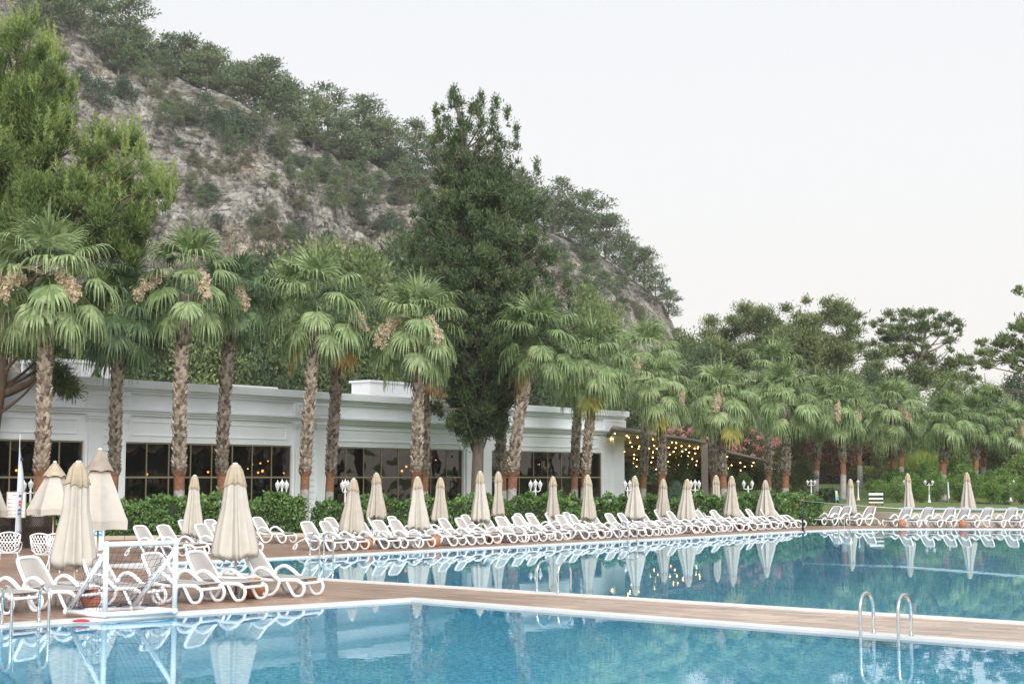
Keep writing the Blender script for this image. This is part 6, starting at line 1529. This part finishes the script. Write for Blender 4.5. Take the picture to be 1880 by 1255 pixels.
def stone_wall(px0, px1, Y, ytop, ybot, label, m_):
    a, b = P(px0, ytop, Y), P(px1, ytop, Y); zb = P(px0, ybot, Y).z - .8; m = MB(); rs_ = random.Random(px0); x = a.x
    z = zb
    while z < a.z - .02:
        hh = min(rs_.uniform(.28, .42), a.z - z); x = a.x
        while x < b.x:
            w_ = rs_.uniform(.35, .75); m.box((x+w_/2, Y + rs_.uniform(-.04, .04), z+hh/2), (w_-.03, .5, hh-.03)); x += w_
        z += hh
    m.span(a.x+.02, b.x, Y-.18, Y+.22, zb, a.z-.05)
    tag(m.build('stone_wall', m_, bevel=.03), label, 'wall')
stone_wall(1486, 1625, 119.4, 894, 906, 'pale stone retaining wall under the iron railing', STONEW); stone_wall(1862, 1905, 96, 906, 930, 'rough stone wall at the right edge behind the last palm', STONEW)
def stand():
    Y = 84.0; a, b = P(1597, 940, Y), P(1620, 940, Y); zb = garden_z(a.x, Y); zt = P(1600, 898, Y).z - zb; W_ = b.x-a.x; o = empty('board_stand', (a.x, Y, zb), 0, 'dark green stand with white boards and red base behind the small parasol', 'stand'); m = MB()
    for x in (0, W_*.5, W_): m.span(x-.03, x+.03, -.03, .03, 0, zt)
    for k in range(5): m.span(-.1, W_+.1, .0, .04, zt*(.2+.19*k), zt*(.2+.19*k)+.04)
    m.build('frame', GREENP, o)
    for z0, z1 in ((.68, .80), (.44, .53), (.24, .30)): MB().span(-.06, W_+.05, -.07, -.04, zt*z0, zt*z1).build('board', WHITE, o)
    MB().span(-.1, W_*.5, -.2, .2, .0, .12).build('base_box', REDP, o)
stand()
def beach_flag(px, Y, y0, y1, w_, mts, label):
    b = P(px, y1, Y); zb = garden_z(b.x, Y); zt = P(px, y0, Y).z - zb; o = empty('beach_flag', (b.x, Y, zb), .3, label, 'flag'); MB().tube([(0, 0, 0), (0, 0, zt)], .02, 6).build('pole', FLAGW, o); z0 = max(.25, P(px, y1, Y).z - zb)
    n = len(mts)
    for k, mt in enumerate(mts):
        a, c = z0 + (zt-z0)*k/n, z0 + (zt-z0)*(k+1)/n; m = MB(); m.add([(0.02, 0, a), (w_*(1-.45*k/n), .04, a), (w_*(1-.45*(k+1)/n), .05, c), (.02, 0, c)], [(0, 1, 2, 3)]); ob = m.build('cloth', mt, o); ob.modifiers.new('thick', 'SOLIDIFY').thickness = .01
beach_flag(1535, 90, 900, 930, .24, (BLUEL, YELLG, FLAGW), 'small blue and yellow beach flag left of the small parasol'); beach_flag(1741, 92, 884, 914, .14, (FLAGW, FLAGW, FLAGW), 'narrow white beach flag beside the thick short palm')
# small bright roof corner far back on the right
b = P(1780, 848, 150); o = empty('white_awning', (b.x, 150, garden_z(b.x, 150)), .3, 'small white awning far back between the right palms', 'awning'); h_ = b.z - garden_z(b.x, 150); m = MB(); m.add([(-1.0, 0, h_), (1.0, 0, h_), (.9, 1.6, h_+.8), (-.4, 1.6, h_+.9), (-1.0, 0, h_-.06), (1.0, 0, h_-.06), (.9, 1.6, h_+.74), (-.4, 1.6, h_+.84)], [(0, 1, 2, 3), (4, 7, 6, 5), (0, 4, 5, 1), (1, 5, 6, 2), (2, 6, 7, 3), (3, 7, 4, 0)]); m.build('canvas', CURT, o)
m = MB(); [m.tube([(x, y, 0), (x, y, h_ + .4*y)], .05, 6) for x in (-.7, .7) for y in (.1, 1.4)]; m.build('poles', BLACKM, o)

# ------------------------------------------------------------------ light evening haze
m, t, o_ = nodes('evening_haze')
pv = N(t, 'ShaderNodeVolumePrincipled', Density=0.00022, Anisotropy=0.0); pv.inputs['Color'].default_value = (0.95, 0.97, 1.0, 1)
t.links.new(pv.outputs[0], o_.inputs['Volume'])
hz = MB().span(-310, 310, -70, 440, -3.5, 128).build('haze', m); tag(hz, kind='stuff')
